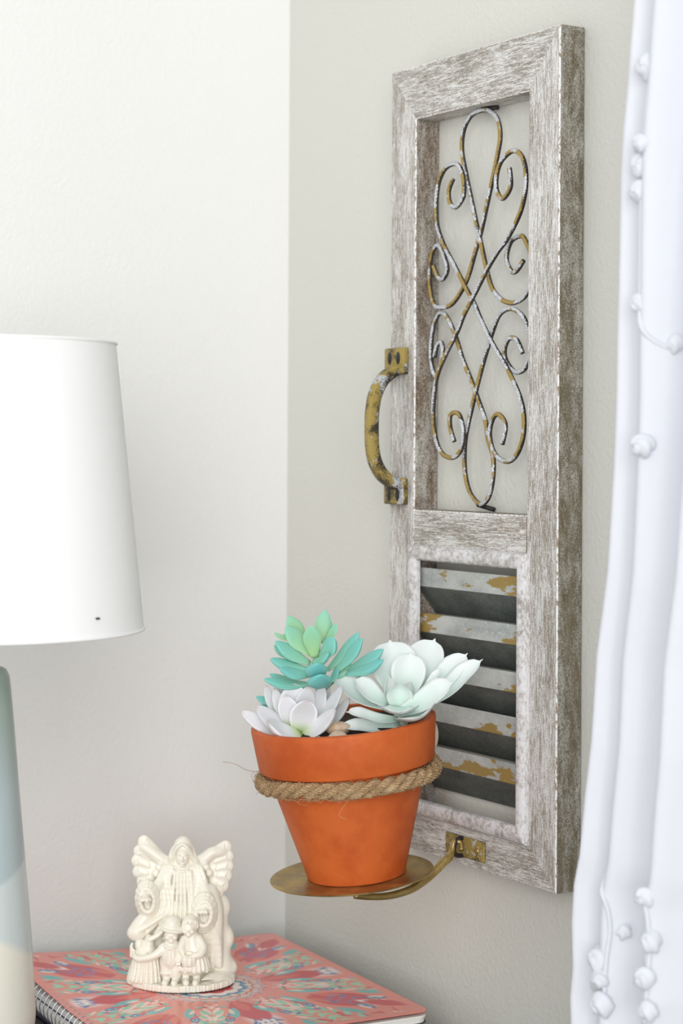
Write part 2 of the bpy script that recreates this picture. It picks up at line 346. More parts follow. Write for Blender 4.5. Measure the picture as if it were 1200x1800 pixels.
for z0, z1, hz in ((364, 384.5, 376.5), (263.5, 284, 271)):
    pl = MB().box((-27.2*mm, -26*mm, z0*mm), (-22*mm, 1*mm, z1*mm)).build('mounting_plate', M['handle'], hg, bevel=1.1*mm)
    for ys in (-6.5, -18.5):
        V, F = [], []
        m2 = MB().lathe([(0, .5), (1.5, .5), (1.6, .2), (3.0, .15), (3.3, -.1), (3.3, -.6)], 20, mat=Matrix.Translation((-27.3*mm, ys*mm, hz*mm)) @ Matrix.Rotation(-math.pi/2, 4, 'Y') @ Matrix.Diagonal((1.5*mm, .9*mm, mm, 1)))
        m2.build('screw', M['black'], hg)
# bracket plate on the bottom rail
bp = MB().box((-24.2*mm, -131*mm, 6.5*mm), (-22*mm, -82*mm, 21.5*mm)).build('hook_plate', M['handle'], SH, bevel=.6*mm)
MB().lathe([(0, 1.0), (1.6, .8), (2.4, 0), (2.4, -.4)], 16, mat=Matrix.Translation((-24.2*mm, -122*mm, 14*mm)) @ Matrix.Rotation(-math.pi/2, 4, 'Y') @ Matrix.Scale(mm, 4)).build('screw', M['brass'], bp)
MB().tube(smooth_pts([(-23, -104, 20), (-27, -104, 20.5), (-31, -104.5, 17), (-32, -104.5, 12), (-29, -104, 8), (-23, -104, 7.5)], 5)*mm, 1.7*mm, 8).build('staple', M['black'], bp)
# ================================================================ plant holder: saucer on a hooked arm
HC = Vector((-.1205, -.3045, B+.003))
ax = (UP*math.cos(math.radians(5.6)) - RV*math.sin(math.radians(5.3)) - DV*math.sin(math.radians(2.2))).normalized()
xr = (RV - ax*RV.dot(ax)).normalized(); yr = ax.cross(xr)
TM = Matrix((xr, yr, ax)).transposed().to_4x4()          # tilted frame shared by saucer and pot
HO = thing('plant_holder', 'round brass saucer on a bent brass arm hooked to the shutter bottom', 'plant holder', HC)
S3 = Matrix.Scale(mm, 4)
prof = [(0, 0), (40, 0), (52, .7), (57.6, 2.2), (58.2, 2.0), (58, 1.2), (52.5, -.5), (40, -1.2), (0, -1.2)]
MB().lathe(prof, 128, mat=TM @ S3).build('saucer', M['brass'], HO, angle=1.0)
arm = [(-28, -108.5, 12.5), (-27, -105.5, 17.5), (-31, -103.5, 17.5), (-34.5, -105, 11), (-38, -107, 7.8), (-43, -108, 5.5), (-52, -109, -.5), (-62, -110, -6), (-74, -110, -11), (-90, -109, -13.6), (-106, -109, -12.8), (-120, -108.5, -10.6)]
P = smooth_pts(arm, 6)*mm + np.array((0, YL, B)) - np.array(HC)
MB().tube(P, np.interp(np.linspace(0, 1, len(P)), [0, .25, .32, .5, .7, 1], np.array([2.0, 2.2, 3.1, 3.2, 3.0, 2.2])*mm), 12).build('arm', M['brass'], HO)
# ================================================================ pot
PC = HC + ax*.0002 + RV*.0035 + DV*.004
POT = thing('flower_pot', 'tilted orange terracotta flower pot standing on the brass saucer', 'pot', PC)
MB().lathe([(0, 0), (33.5, 0), (35, 1), (35.4, 2.5), (57.5, 80.6), (61.8, 80.4), (62.6, 81.4), (65.8, 108.5), (65.6, 110.6), (63.8, 111.5), (60.6, 111.2), (59.8, 109.6), (57, 82), (53.5, 76), (36, 14), (0, 12)], 128, mat=TM @ S3).build('pot_body', M['terra'], POT, angle=.7)
soil = MB(); ns = 48; V = [(0, 0, 107)]; F = []
for r in (14, 28, 42, 59.4):
    for k in range(ns):
        a = 2*math.pi*k/ns; V.append((r*math.cos(a), r*math.sin(a), 105+rng.uniform(-1.5, 2.)))
F = [(0, 1+k, 1+(k+1) % ns) for k in range(ns)]+[(1+j*ns+k, 1+j*ns+(k+1) % ns, 1+(j+1)*ns+(k+1) % ns, 1+(j+1)*ns+k) for j in range(3) for k in range(ns)]
so = MB().add([TM @ (Vector(v)*mm) for v in V], F).build('potting_soil', M['soil'], loc=PC)
tag(so, 'dark soil filling the terracotta pot under the succulents', 'soil', kind='stuff')
# pebbles
def pebble(c, r, k, label, grp='pebbles on the pot soil'):
    m = MB(); nu, nv = 16, 9; V = []; ph = rng.uniform(0, 6, 3)
    for j in range(nv+1):
        for i in range(nu):
            t, f = math.pi*j/nv, 2*math.pi*i/nu
            q = 1+.06*math.sin(2*f+ph[0])+.05*math.cos(3*t+ph[1])
            V.append((r*1.15*q*math.sin(t)*math.cos(f), r*.85*q*math.sin(t)*math.sin(f), r*.62*q*math.cos(t)))
    F = [(j*nu+i, j*nu+(i+1) % nu, (j+1)*nu+(i+1) % nu, (j+1)*nu+i) for j in range(nv) for i in range(nu)]
    R = Matrix.Rotation(k*1.3-YAW, 4, 'Z')
    o = m.add([R @ (Vector(v)*mm) for v in V], F).build('pebble', M['stone'], loc=HC+Vector(c)*mm)
    tag(o, label, 'pebble', grp); return o
pebble((-20.3, -13.3, 107.6), 8, 0, 'tan brown pebble in the middle of the pot under the large rosette')
pebble((-28.6, -27.0, 103.1), 8, 1, 'whitish pebble at the front rim of the pot, between the two white rosettes')
pebble((-56.4, 34.5, 100.1), 5.5, 2, 'small grey-beige pebble at the far left inside the pot rim')
pebble((-58.3, 14.6, 98.8), 5.5, 3, 'small pebble at the left rim under the small white rosette')
pebble((-41.0, -21.8, 101.4), 5, 4, 'small pebble left of the whitish pebble at the front rim')

# ================================================================ jute rope under the rim
RP = thing('jute_rope', 'thick twisted jute rope tied round the terracotta pot below its rim', 'rope', PC+ax*.073)
Rr, rs, ry = 60.6, 2.9, 1.0; NR = 420; turns = 12
for s in range(3):
    m = MB(); a = np.linspace(0, 2*math.pi, NR, endpoint=False)
    def off(a, r, ph):
        sag = 1.6*np.sin(a*3+1)+1.2*np.sin(a*5)
        rad = Rr+1.2*np.maximum(0, np.cos(a-.3))+r*np.cos(ph); return np.stack([rad*np.cos(a), rad*np.sin(a), sag*.5+r*np.sin(ph)], 1)
    ph = turns*a+s*2*math.pi/3
    cen = off(a, rs, ph)
    for yk in range(7):
        p2 = -turns*3*a+yk*2*math.pi/7+ph
        e1 = np.stack([np.cos(a), np.sin(a), 0*a], 1); e2 = np.array([0, 0, 1.])
        P = cen+2.15*(e1*np.cos(p2)[:, None]+e2*np.sin(p2)[:, None]); P += rng.normal(0, .16, P.shape)
        P = np.array([TM @ (Vector(p)*mm) for p in P]); m.tube(P, ry*mm, 5, closed=True)
    P = np.array([TM @ (Vector(p)*mm) for p in cen]); m.tube(P, 2.3*mm, 6, closed=True)
    m.build('rope_strand', M['jute'], RP)
fz = MB()
for k in range(1500):
    a = rng.uniform(0, 2*math.pi); p = rng.uniform(-1.9, 1.9)+0; r0 = 5.0
    base = np.array([(Rr+r0*math.cos(p))*math.cos(a), (Rr+r0*math.cos(p))*math.sin(a), r0*math.sin(p)])
    tg = np.array([-math.sin(a), math.cos(a), 0])*rng.choice([-1, 1]); out = np.array([math.cos(a)*math.cos(p), math.sin(a)*math.cos(p), math.sin(p)])
    L = rng.uniform(2, 7) if k > 90 else rng.uniform(7, 13); c = rng.normal(0, .5, 3)
    pts = [base+tg*L*t+out*(1.5*math.sin(t*2.4))*min(1, L/6)+c*L*.3*t*t for t in (0, .3, .6, 1)]
    fz.tube([TM @ (Vector(q)*mm) for q in pts], .15*mm, 3, cap=False)
fo = fz.build('loose_fibres', M['jute'], RP); fo['kind'] = 'stuff'
left = -RV
q0 = -RV*.062-DV*.012
MB().tube(smooth_pts([q0+UP*.002, q0-RV*.010+UP*.004, q0-RV*.017+UP*.0085-DV*.004, q0-RV*.026+UP*.0095], 6), .18*mm, 4).build('stray_fibre', M['jute'], RP)
for L in ([(-.060, .000), (-.066, -.012), (-.060, -.018), (-.052, -.016)], [(-.062, -.002), (-.068, -.006), (-.062, -.013), (-.055, -.010)], [(.064, -.004), (.070, -.008), (.068, -.014)], [(-.03, -.008), (-.034, -.013), (-.027, -.014)], [(.0, -.008), (-.006, -.018), (-.001, -.021)]):
    MB().tube(smooth_pts([RV*a+UP*(b+(-a)*.09)-DV*(.012 if abs(a) > .05 else .0655) for a, b in L], 6), .13*mm, 4).build('stray_fibre', M['jute'], RP)
dk = MB().lathe([(0, 2.2), (6, 2.1), (8.5, 1.2), (9.2, 0), (8.5, -1.2), (6, -2.1), (0, -2.2)], 32, mat=Matrix.Translation(HC+Vector((51, -27, 95.5))*mm+DV*.03+RV*.0) @ (Matrix.Rotation(-YAW, 4, 'Z') @ Matrix.Rotation(math.radians(80), 4, 'X') @ Matrix.Diagonal((.55*mm, 1.25*mm, mm, 1))))
tag(dk.build('oval_disc', M['stone']), 'cream oval disc tucked on the rope behind the right side of the pot', 'disc')
# ================================================================ succulents
def leaf(parent, base, tip, width, nrm, mat, style, colfn, name='leaf'):
    b, t = Vector(base), Vector(tip); d = t-b; Ln = d.length; d.normalize()
    n = Vector(nrm); n = (n-d*n.dot(d)); n.normalize(); sd = d.cross(n)
    nt, nsx = 18, 10; V, Cc = [], []
    bend, cup, th0, wf = {'s': (.10, .22, .45, lambda t: (.42+.58*math.sin(math.pi/2*min(1, t/.6))**1.2)*(1 if t < .58 else max(math.sqrt(max(0, 1-((t-.58)/.375)**2)), 1.5*(1-t)+.012))),
        'b': (.12, .45, .5, lambda t: (.55+.45*math.sin(math.pi*t))*(1-max(0, (t-.55)/.45)**2.2*.95)),
        'f': (.08, .12, 2.6, lambda t: (.45+.55*math.sin(math.pi/2*min(1, t/.5)))*(1 if t < .5 else (1-((t-.5)/.5)**2)**.75)+.01),
        't': (.06, .03, 4.0, lambda t: (.34+.66*math.sin(math.pi/2*min(1, t/.62))**1.3)*(1 if t < .55 else (1-((t-.55)/.45)**2)**.85)+.02)}[style]
    for i in range(nt+1):
        u = (i/nt)**.8; w = max(.02, wf(u))*width/2; c = b+d*Ln*u - n*(math.sin(math.pi*u)*bend*Ln) + n*(0 if style != 's' else -.10*Ln*max(0, u-.7)/.3)
        if style in 'sb': c = c + n*(.09*Ln*max(0, (u-.82)/.18))*0
        for side in (0, 1):
            for j in range(nsx+1):
                s = -1+2*j/nsx; h = cup*width*(s*s-.35)*min(1, .4+u)*(w/(width/2))
                e = math.sqrt(max(0, 1-s*s)); th = th0*(e if style in 'ft' else (1 if abs(s) < .99 else .25))*(min(1, .25+w/(width/2)) if style in 'ft' else 1)
                if style == 't': th = min(width*.34, 5.5)*e*min(1, w/(width/2)+.05)
                if style == 'f': th = min(width*.24, 4)*e*min(1, w/(width/2)+.05)
                k = 1.15*s*s-.15*0
                V.append((c+sd*w*s+n*(h+(th/2 if side == 0 else -th*(.5 if style in 'sb' else .9)))))
                Cc.append(tuple(s2l(colfn(u, s, side)))+(1,))
    R = 2*(nsx+1); F = []
    for i in range(nt):
        a, c = i*R, (i+1)*R
        for j in range(nsx):
            F.append((a+j, a+j+1, c+j+1, c+j)); F.append((a+nsx+1+j+1, a+nsx+1+j, c+nsx+1+j, c+nsx+1+j+1))
        F.append((a, c, c+nsx+1, a+nsx+1)); F.append((a+nsx, a+2*nsx+1, c+2*nsx+1, c+nsx))
    for a in (0, nt*R):
        for j in range(nsx): F.append((a+j, a+j+1, a+nsx+2+j, a+nsx+1+j))
    return MB().add([Vector(v)*mm for v in V], F, 0, Cc).build(name, mat, parent)
def lerp(a, b, t): t = min(1, max(0, t)); return tuple(x+(y-x)*t for x, y in zip(a, b))
LEAVES_BIG=[((30.3,-12.6,127.9),(37.4,10.0,167.1),33.9,(-0.49,-0.81,0.33),'s'),((37.2,-13.3,127.6),(66.3,-5.4,168.3),28.3,(-0.64,-0.69,0.32),'s'),((31.7,-19.4,126.1),(42.8,-9.7,158.7),25.0,(-0.5,-0.82,0.29),'s'),((43.1,-26.3,128.6),(72.7,-35.1,159.9),20.2,(-0.87,-0.36,0.35),'s'),((38.6,-29.4,121.2),(72.6,-51.4,158.1),21.0,(-0.79,-0.15,0.59),'s'),((38.7,-30.7,132.2),(49.7,-35.1,148.9),8.1,(-0.99,-0.09,0.1),'s'),((19.3,-16.4,122.6),(-0.1,-4.6,141.8),18.6,(0.05,-0.8,0.6),'s'),((21.4,-13.1,120.4),(-12.1,7.4,145.3),25.0,(-0.06,-0.66,0.75),'s'),((20.0,-28.6,123.1),(-0.8,-60.4,127.2),29.1,(-0.08,-0.13,0.99),'s'),((18.5,-32.4,118.8),(39.2,-63.8,143.6),21.0,(-0.62,-0.44,0.65),'s'),((21.8,-27.3,121.2),(17.3,-34.0,140.2),18.6,(-0.52,-0.85,-0.1),'b'),((19.8,-21.5,122.3),(14.5,-22.9,144.0),12.1,(0.23,-0.97,0.0),'b'),((27.8,-24.0,122.1),(30.7,-28.1,140.0),13.7,(-0.93,-0.37,0.0),'b'),((18.9,-30.3,113.7),(-21.3,-29.2,124.5),13.7,(-0.13,-0.51,0.85),'s'),((19.6,-30.7,110.6),(-21.7,-19.5,113.2),14.5,(-0.18,-0.48,0.86),'s'),((27.5,-33.2,118.3),(9.4,-69.0,124.4),30.7,(-0.34,0.1,0.93),'s'),
]
LEAVES_SMALL=[((-35.0,21.5,104.7),(-38.5,16.6,137.3),21.0,(-0.52,-0.85,0.1)),((-41.1,15.8,105.8),(-49.6,9.3,130.3),13.7,(-0.68,-0.73,0.1)),((-31.9,17.2,105.8),(-31.3,9.8,135.6),13.7,(-0.25,-0.96,0.1)),((-38.6,9.6,103.2),(-42.4,-9.2,128.7),17.0,(-0.39,-0.91,0.15)),((-25.7,15.8,108.8),(-20.7,5.6,135.8),10.5,(-0.81,-0.56,0.2)),((-17.9,22.7,111.5),(-10.3,15.7,135.8),8.9,(-0.81,-0.56,0.2)),((-28.4,12.7,104.5),(-13.5,-8.1,136.9),11.3,(-0.88,-0.21,0.43)),((-23.3,14.3,100.0),(-2.7,-0.6,126.6),10.5,(-0.84,-0.2,0.51)),((-38.6,7.2,101.1),(-29.0,-24.4,122.5),13.7,(-0.7,-0.39,0.6)),((-39.6,5.5,103.0),(-73.2,-6.8,115.5),16.2,(-0.21,-0.63,0.75)),((-38.4,16.5,102.3),(-68.6,18.5,122.5),13.7,(-0.02,-0.8,0.6)),((-42.4,16.6,101.0),(-75.8,27.7,118.7),12.1,(-0.02,-0.8,0.6)),((-42.9,26.3,100.6),(-60.8,32.5,115.2),8.1,(0.18,-0.74,0.65)),((-41.8,35.0,112.5),(-47.8,41.0,134.1),7.3,(0.01,-0.98,0.21)),((-39.6,26.6,109.3),(-46.6,30.9,133.1),8.1,(-0.13,-0.97,0.2)),((-34.3,35.1,117.3),(-38.6,40.0,136.6),7.3,(-0.22,-0.95,0.21)),((-25.9,27.6,115.6),(-25.0,29.4,134.4),12.1,(-0.51,-0.84,0.2)),((-45.4,11.4,98.7),(-31.3,42.6,106.0),4.0,(0.0,0.0,1.0)),
]
LEAVES_TEAL=[((-24.7,24.5,165.4),(-32.5,36.3,183.1),11.7,(-0.13,-0.97,0.2),0.9),((-16.0,19.2,164.6),(-9.6,22.3,187.7),10.5,(-0.51,-0.84,0.2),0.7),((-25.3,15.5,157.3),(-41.9,23.3,177.2),12.9,(-0.12,-0.95,0.29),0.7),((-25.6,11.0,155.3),(-30.8,7.1,178.8),12.1,(-0.52,-0.85,0.1),0.85),((-31.7,35.9,165.6),(-39.2,45.1,170.8),3.6,(-0.16,-0.85,0.51),0.8),((-29.3,34.4,164.8),(-33.6,41.7,170.1),3.6,(-0.16,-0.85,0.51),0.9),((-14.3,15.8,164.0),(-7.4,9.3,178.9),5.7,(-0.81,-0.56,0.2),0.7),((-11.2,21.0,166.3),(-5.4,19.7,179.6),4.4,(-0.81,-0.56,0.2),0.8),((-26.9,14.2,151.1),(-51.3,22.0,167.2),11.7,(-0.02,-0.8,0.6),0.35),((-35.3,24.0,153.8),(-48.0,29.4,163.6),6.9,(-0.02,-0.8,0.6),0.4),((-29.0,13.1,147.2),(-55.3,22.1,155.0),10.5,(-0.14,-0.6,0.78),0.2),((-28.9,8.4,143.7),(-55.4,8.1,149.1),10.5,(-0.23,-0.56,0.8),0.1),((-25.8,13.5,136.5),(-58.0,26.2,140.3),10.5,(-0.19,-0.5,0.84),0.2),((-33.2,27.4,138.8),(-46.8,38.0,142.1),6.1,(-0.19,-0.5,0.84),0.2),((-22.1,8.9,154.9),(-18.4,-5.1,170.0),12.9,(-0.77,-0.48,0.41),0.25),((-28.3,8.0,152.5),(-26.3,-9.7,159.6),9.7,(-0.59,-0.37,0.72),0.3),((-25.2,10.7,144.8),(-41.2,-19.3,155.0),15.4,(-0.31,-0.51,0.8),0.05),((-24.8,8.2,138.6),(-42.3,-25.7,147.8),16.2,(-0.37,-0.6,0.71),0.0),((-13.5,13.0,145.6),(4.7,-0.5,173.1),10.1,(-0.87,-0.28,0.4),0.25),((-10.4,8.7,144.2),(2.5,-8.5,169.8),10.1,(-0.87,-0.28,0.4),0.15),((0.4,11.5,144.2),(21.7,-6.2,160.6),12.1,(-0.65,-0.3,0.7),0.15),((-1.0,7.7,143.0),(18.5,-11.3,153.5),12.1,(-0.52,-0.27,0.81),0.05),((-3.8,9.4,143.8),(3.1,7.5,152.2),4.0,(-0.82,-0.41,0.39),0.5),((-36.6,48.2,118.8),(-46.9,56.8,124.2),6.1,(-0.11,-0.78,0.62),0.05),((-35.9,47.8,113.9),(-44.8,55.5,117.7),5.7,(-0.11,-0.78,0.62),0.05),((-15.5,7.2,137.4),(-12.1,0.4,147.6),5.7,(-0.82,-0.41,0.39),0.1),
]
STEM_A=[(-19.5, 16.6, 169.1), (-23.2, 11.9, 151.5), (-20.7, 12.7, 133.1), (-15.2, 15.2, 111.4), (-14.5, 14.8, 96.0)]
STEM_B=[(-17.9, 15.7, 130.6), (-9.0, 12.6, 138.5), (0.7, 9.0, 144.4)]

G = 'artificial succulents in the terracotta pot'
p = thing('succulent', 'large open pale mint-white succulent rosette at the right of the pot', 'succulent', HC)
def cb(u, s, side):
    if side: return lerp((192, 216, 205), (226, 232, 230), u)
    return lerp(lerp((192, 220, 207), (226, 233, 231), u*1.4), (238, 241, 240), abs(s)**3*.8)
for b_, t_, w_, n_, st in LEAVES_BIG: leaf(p, b_, t_, w_, n_, M['leaf_white'], st, cb)
MB().tube([Vector((24, -26, 94))*mm, Vector((24, -26, 124))*mm], 5*mm, 10).build('stem', M['leaf_white'], p).data.color_attributes.new('Col', 'FLOAT_COLOR', 'POINT')
p = thing('succulent', 'small tight white succulent rosette with pointed leaves at the front left of the pot', 'succulent', HC)
def cs(u, s, side):
    c = lerp((168, 196, 120), (226, 228, 230), u*3.2); c = lerp(c, (236, 234, 238), u)
    return lerp(c, (176, 150, 146), (u-.93)*9)
for b_, t_, w_, n_ in LEAVES_SMALL[:-1]: leaf(p, b_, t_, w_*1.12, n_, M['leaf_white'], 'f', cs)
MB().tube([Vector((-37, 14, 94))*mm, Vector((-35, 18, 108))*mm], 4*mm, 10).build('stem', M['leaf_white'], p).data.color_attributes.new('Col', 'FLOAT_COLOR', 'POINT')
p = thing('succulent', 'tall teal-green succulent with plump oblong leaves at the back of the pot', 'succulent', HC)
for b_, t_, w_, n_, hue in LEAVES_TEAL:
    tipc = lerp((118, 194, 192), (152, 206, 172), hue); basc = lerp((138, 200, 188), (172, 206, 146), hue*1.2)
    leaf(p, b_, t_, w_*1.08, n_, M['leaf_teal'], 't', lambda u, s, side: lerp(basc, tipc, u*1.1))
for S_ in (STEM_A, STEM_B):
    m = MB().tube(smooth_pts(S_, 5)*mm, 2.6*mm, 8); m.col = [C4(146, 200, 176)]*len(m.v); m.build('stem', M['leaf_teal'], p)
for o in bpy.data.objects:
    if o.type == 'MESH' and o.name.startswith('stem') and M['leaf_white'] in list(o.data.materials):
        o.data.color_attributes['Col'].data.foreach_set('color', np.tile(C4(206, 222, 206), len(o.data.vertices)).astype('f'))
# ================================================================ notebook
NZ = B-.1033; ND = math.radians(-3.4)
NB = thing('notebook', 'coral pink floral spiral notebook lying under the angel figurine', 'notebook', (-.0515, -.3035, NZ))
NM = Matrix.Rotation(math.atan2(-.0155, .262)*-1*-1, 4, 'Z')           # local: -x across the cover, +y away from the camera
def NP(a, b, z=0): # a mm from the right edge, b mm from the near edge
    v = NM @ Vector((-a*mm, b*mm, z*mm)); return v
NWd, NLn = 235., 262.4
def rise(a, b): # the cover bows up towards the spiral at the far end
    return 9.*(np.clip((a-105)/130, 0, 1)**1.3)*np.clip((b-110)/152, 0, 1)**1.2
def rr_poly(r=9, inset=0, n=8):
    pts = []
    for cx, cy, a0 in ((r+inset, r+inset, math.pi), (NWd-inset-1, inset+1, None), (NWd-inset-1, NLn-inset-1, None), (r+inset, NLn-inset-r, math.pi/2)):
        if a0 is None: pts.append((cx, cy)); continue
        seq = [a0+(math.pi/2)*k/n for k in range(n+1)]
        pts.append([(cx+r*math.cos(t), cy+r*math.sin(t)) for t in seq])
    out = list(pts[0])+[pts[1], pts[2]]+list(pts[3]); return out
def slab(name, z0, z1, inset, mat, rs=0):
    P = rr_poly(inset=inset); n = len(P); V = [NP(a, b, z0) for a, b in P]+[NP(a, b, z1) for a, b in P]
    return MB().add(V, [tuple(range(n))[::-1], tuple(range(n, 2*n))]+[(i, (i+1) % n, n+(i+1) % n, n+i) for i in range(n)]).build(name, mat, NB, smooth=False)
slab('back_cover', -20.6, -19.0, 0, M['dark_card'])
z = -18.9
for k, (h, ins) in enumerate(((5.2, 1.5), (.5, .2), (4.6, 1.8), (.5, .3), (3.6, 1.2), (1.6, .4))):
    slab('page_block' if h > 1 else 'divider', z, z+h, ins, M['paper'] if h > 1 else (M['dark_card'] if k == 3 else M['paper'])); z += h+.12
# printed cover
na, nb_ = 336, 376
A = np.linspace(0, NWd, na); Bb = np.linspace(0, NLn, nb_); AA, BB = np.meshgrid(A, Bb)
def corner_clip(AA, BB, r=9.):       # round the two right-hand corners
    A2, B2 = AA.copy(), BB.copy()
    for cy, sg in ((r, -1), (NLn-r, 1)):
        m = (AA < r) & ((BB-cy)*sg > 0); dx = (r-AA[m])/r; dy = np.abs(BB[m]-cy)/r
        mx = np.maximum(dx, dy); hy = np.hypot(dx, dy)+1e-9; k = mx/hy
        A2[m] = r-dx*k*r; B2[m] = cy+sg*dy*k*r
    return A2, B2
A2, B2 = corner_clip(AA, BB)
X, Y_ = -(A2-118.), B2-131.
Rd = np.hypot(X, Y_); Th = np.arctan2(Y_, X)
sec8 = (Th+math.pi/8) % (math.pi/4)-math.pi/8; idx = np.floor((Th+math.pi/8)/(math.pi/4)).astype(int) % 2
u, vv = Rd*np.cos(sec8), np.abs(Rd*np.sin(sec8)); vs = Rd*np.sin(sec8)
colr = np.empty(X.shape+(3,)); colr[:] = s2l((232, 142, 130))
wob = 1.6*np.sin(X*.13+1)*np.cos(Y_*.17)
u = u+wob; vv = vv+wob*.4
def paint(mask, c, a=1.0):
    mk = np.clip(mask, 0, 1)[..., None]*a; colr[:] = colr*(1-mk)+s2l(c)*mk
def ell(cx, cy, rx, ry, rot=0, sel=None, soft=.18, v=None):
    v = vv if v is None else v; dx, dy = u-cx, v-cy; c, s = math.cos(rot), math.sin(rot)
    q = np.hypot((dx*c+dy*s)/rx, (-dx*s+dy*c)/ry); m = np.clip((1-q)/soft, 0, 1)
    return m if sel is None else m*(idx == sel)
def leafm(cx, cy, rx, ry, rot=0, sel=None):
    dx, dy = u-cx, vv-cy; c, s = math.cos(rot), math.sin(rot); a = (dx*c+dy*s)/rx; b = (-dx*s+dy*c)/ry
    m = np.clip(((1-a*a)-np.abs(b))/.2, 0, 1)*(np.abs(a) < 1); return m if sel is None else m*(idx == sel)
for s in (0, 1):
    paint(ell(98+16*s, 0, 30, 15, 0, s, .6), (242, 232, 226), .95)
for k in range(7):                    # fern strokes
    for s in (0, 1): paint(leafm(52+9*k, 20+1.5*k, 10, 2.0, .75, s), (246, 220, 210), .9)
for k in range(7):                    # mint sprigs
    paint(leafm(60+11*k, 30+3.1*k, 9, 3.0, -.35), (160, 212, 180)); paint(leafm(66+11*k, 22+2.6*k, 8, 2.6, .85), (150, 206, 178))
paint(leafm(70, 2, 30, 12, 0.05, 0), (206, 66, 78)); paint(leafm(58, 0, 18, 5, 0, 0), (228, 110, 92), .8)
paint(leafm(104, 7, 30, 11, .18, 1), (208, 70, 80)); paint(leafm(92, 8, 14, 4, .18, 1), (230, 118, 96), .8)
paint(leafm(140, 0, 20, 8, 0), (206, 72, 80)); 
paint(leafm(72, 12, 15, 4.2, .35), (110, 190, 186)); paint(leafm(120, 26, 15, 4.5, .2), (104, 186, 182))
for cx, cy, sc_ in ((86, 22, 1.), (128, 12, 1.1), (148, 40, 1.1)):
    paint(ell(cx, cy, 8*sc_, 4*sc_, .4), (92, 116, 164)); paint(ell(cx, cy, 5.2*sc_, 2.2*sc_, .4), (150, 190, 200)); paint(ell(cx, cy, 2.4*sc_, 1.1*sc_, .4), (80, 96, 150)); paint(leafm(cx-11*sc_, cy-4*sc_, 7*sc_, 1.0, .4), (92, 116, 164))
for cx in (96, 104, 112):
    for cy in (2.5, 7): paint(ell(cx, cy, 3.0, 1.1, .2), (104, 134, 186))
rg = np.random.default_rng(3)
for k in range(26):
    cx, cy = rg.uniform(45, 160), rg.uniform(2, 60); cc = [(206, 72, 80), (96, 120, 170), (110, 190, 180), (240, 216, 206), (240, 216, 206), (214, 92, 88)][k % 6]
    if cy < cx*.4: paint(leafm(cx, cy, rg.uniform(3, 8), rg.uniform(1, 2.2), rg.uniform(-1, 1)), cc)
# centre medallion of scalloped rings
for r0, n_, amp, cc in ((40, 16, 4, (232, 168, 152)), (37.5, 16, 4, (150, 160, 190)), (36, 16, 4, (232, 190, 176)), (33, 24, 2.6, (206, 82, 86)), (31, 24, 2.6, (236, 206, 194)), (28, 12, 3, (120, 196, 188)), (26, 12, 3, (92, 116, 168)), (23, 12, 3, (244, 236, 228)), (17, 8, 3, (208, 74, 82)), (12, 8, 2, (240, 170, 140)), (7, 8, 1, (96, 130, 180))):
    paint(np.clip((r0+amp*np.abs(np.cos(Th*n_/2))-Rd)/1.0, 0, 1), cc)
for rr_, n_, sz, cc in ((42.5, 32, 1.3, (80, 100, 150)), (35, 32, 1.3, (110, 190, 180)), (29, 24, 1.3, (92, 110, 160)), (51, 48, .9, (96, 120, 170))):
    d_ = np.hypot(Rd-rr_, ((Th*n_/(2*math.pi)) % 1-.5)*2*math.pi*rr_/n_); paint(np.clip((sz-d_)/.5, 0, 1), cc)
bord = np.minimum(np.minimum(A2, NLn-B2), np.minimum(B2, NWd-A2)); paint(np.clip((11-bord)/6, 0, 1), (232, 142, 130))
zz = rise(A2, B2)+.2; V = [NP(a, b, z_) for a, b, z_ in zip(A2.ravel(), B2.ravel(), zz.ravel())]
ids = np.arange(na*nb_).reshape(nb_, na); F = np.stack([ids[:-1, :-1], ids[1:, :-1], ids[1:, 1:], ids[:-1, 1:]], -1).reshape(-1, 4).tolist()
cols = np.concatenate([colr.reshape(-1, 3), np.ones((na*nb_, 1))], 1)
fc = MB().add(V, F, 0, cols.tolist()).build('front_cover', M['print'], NB)
md = fc.modifiers.new('thickness', 'SOLIDIFY'); md.thickness = .0006; md.offset = -1
# spiral rings (two wires per pitch share one mesh)
ring = None
for k in range(30):
    b = 6+k*8.5
    if ring is None:
        pts = [(-1.0+7.6*math.cos(t), 0, -9.6+10.6*math.sin(t)) for t in np.linspace(-2.6, 2.4, 22)]
        ring = MB()
        for dy in (0,):
            ring.tube([Vector((-x_, dy, z_))*mm for x_, _, z_ in pts], .52*mm, 8)
        o = ring.build('ring', M['wire'], NB); first = o
    else: o = first.copy(); COL.objects.link(o); o.parent = NB
    o.location = NP(NWd-4.5+2.5, b, 0+float(rise(np.array(NWd), np.array(b)))*.8); o.rotation_euler = NM.to_euler()
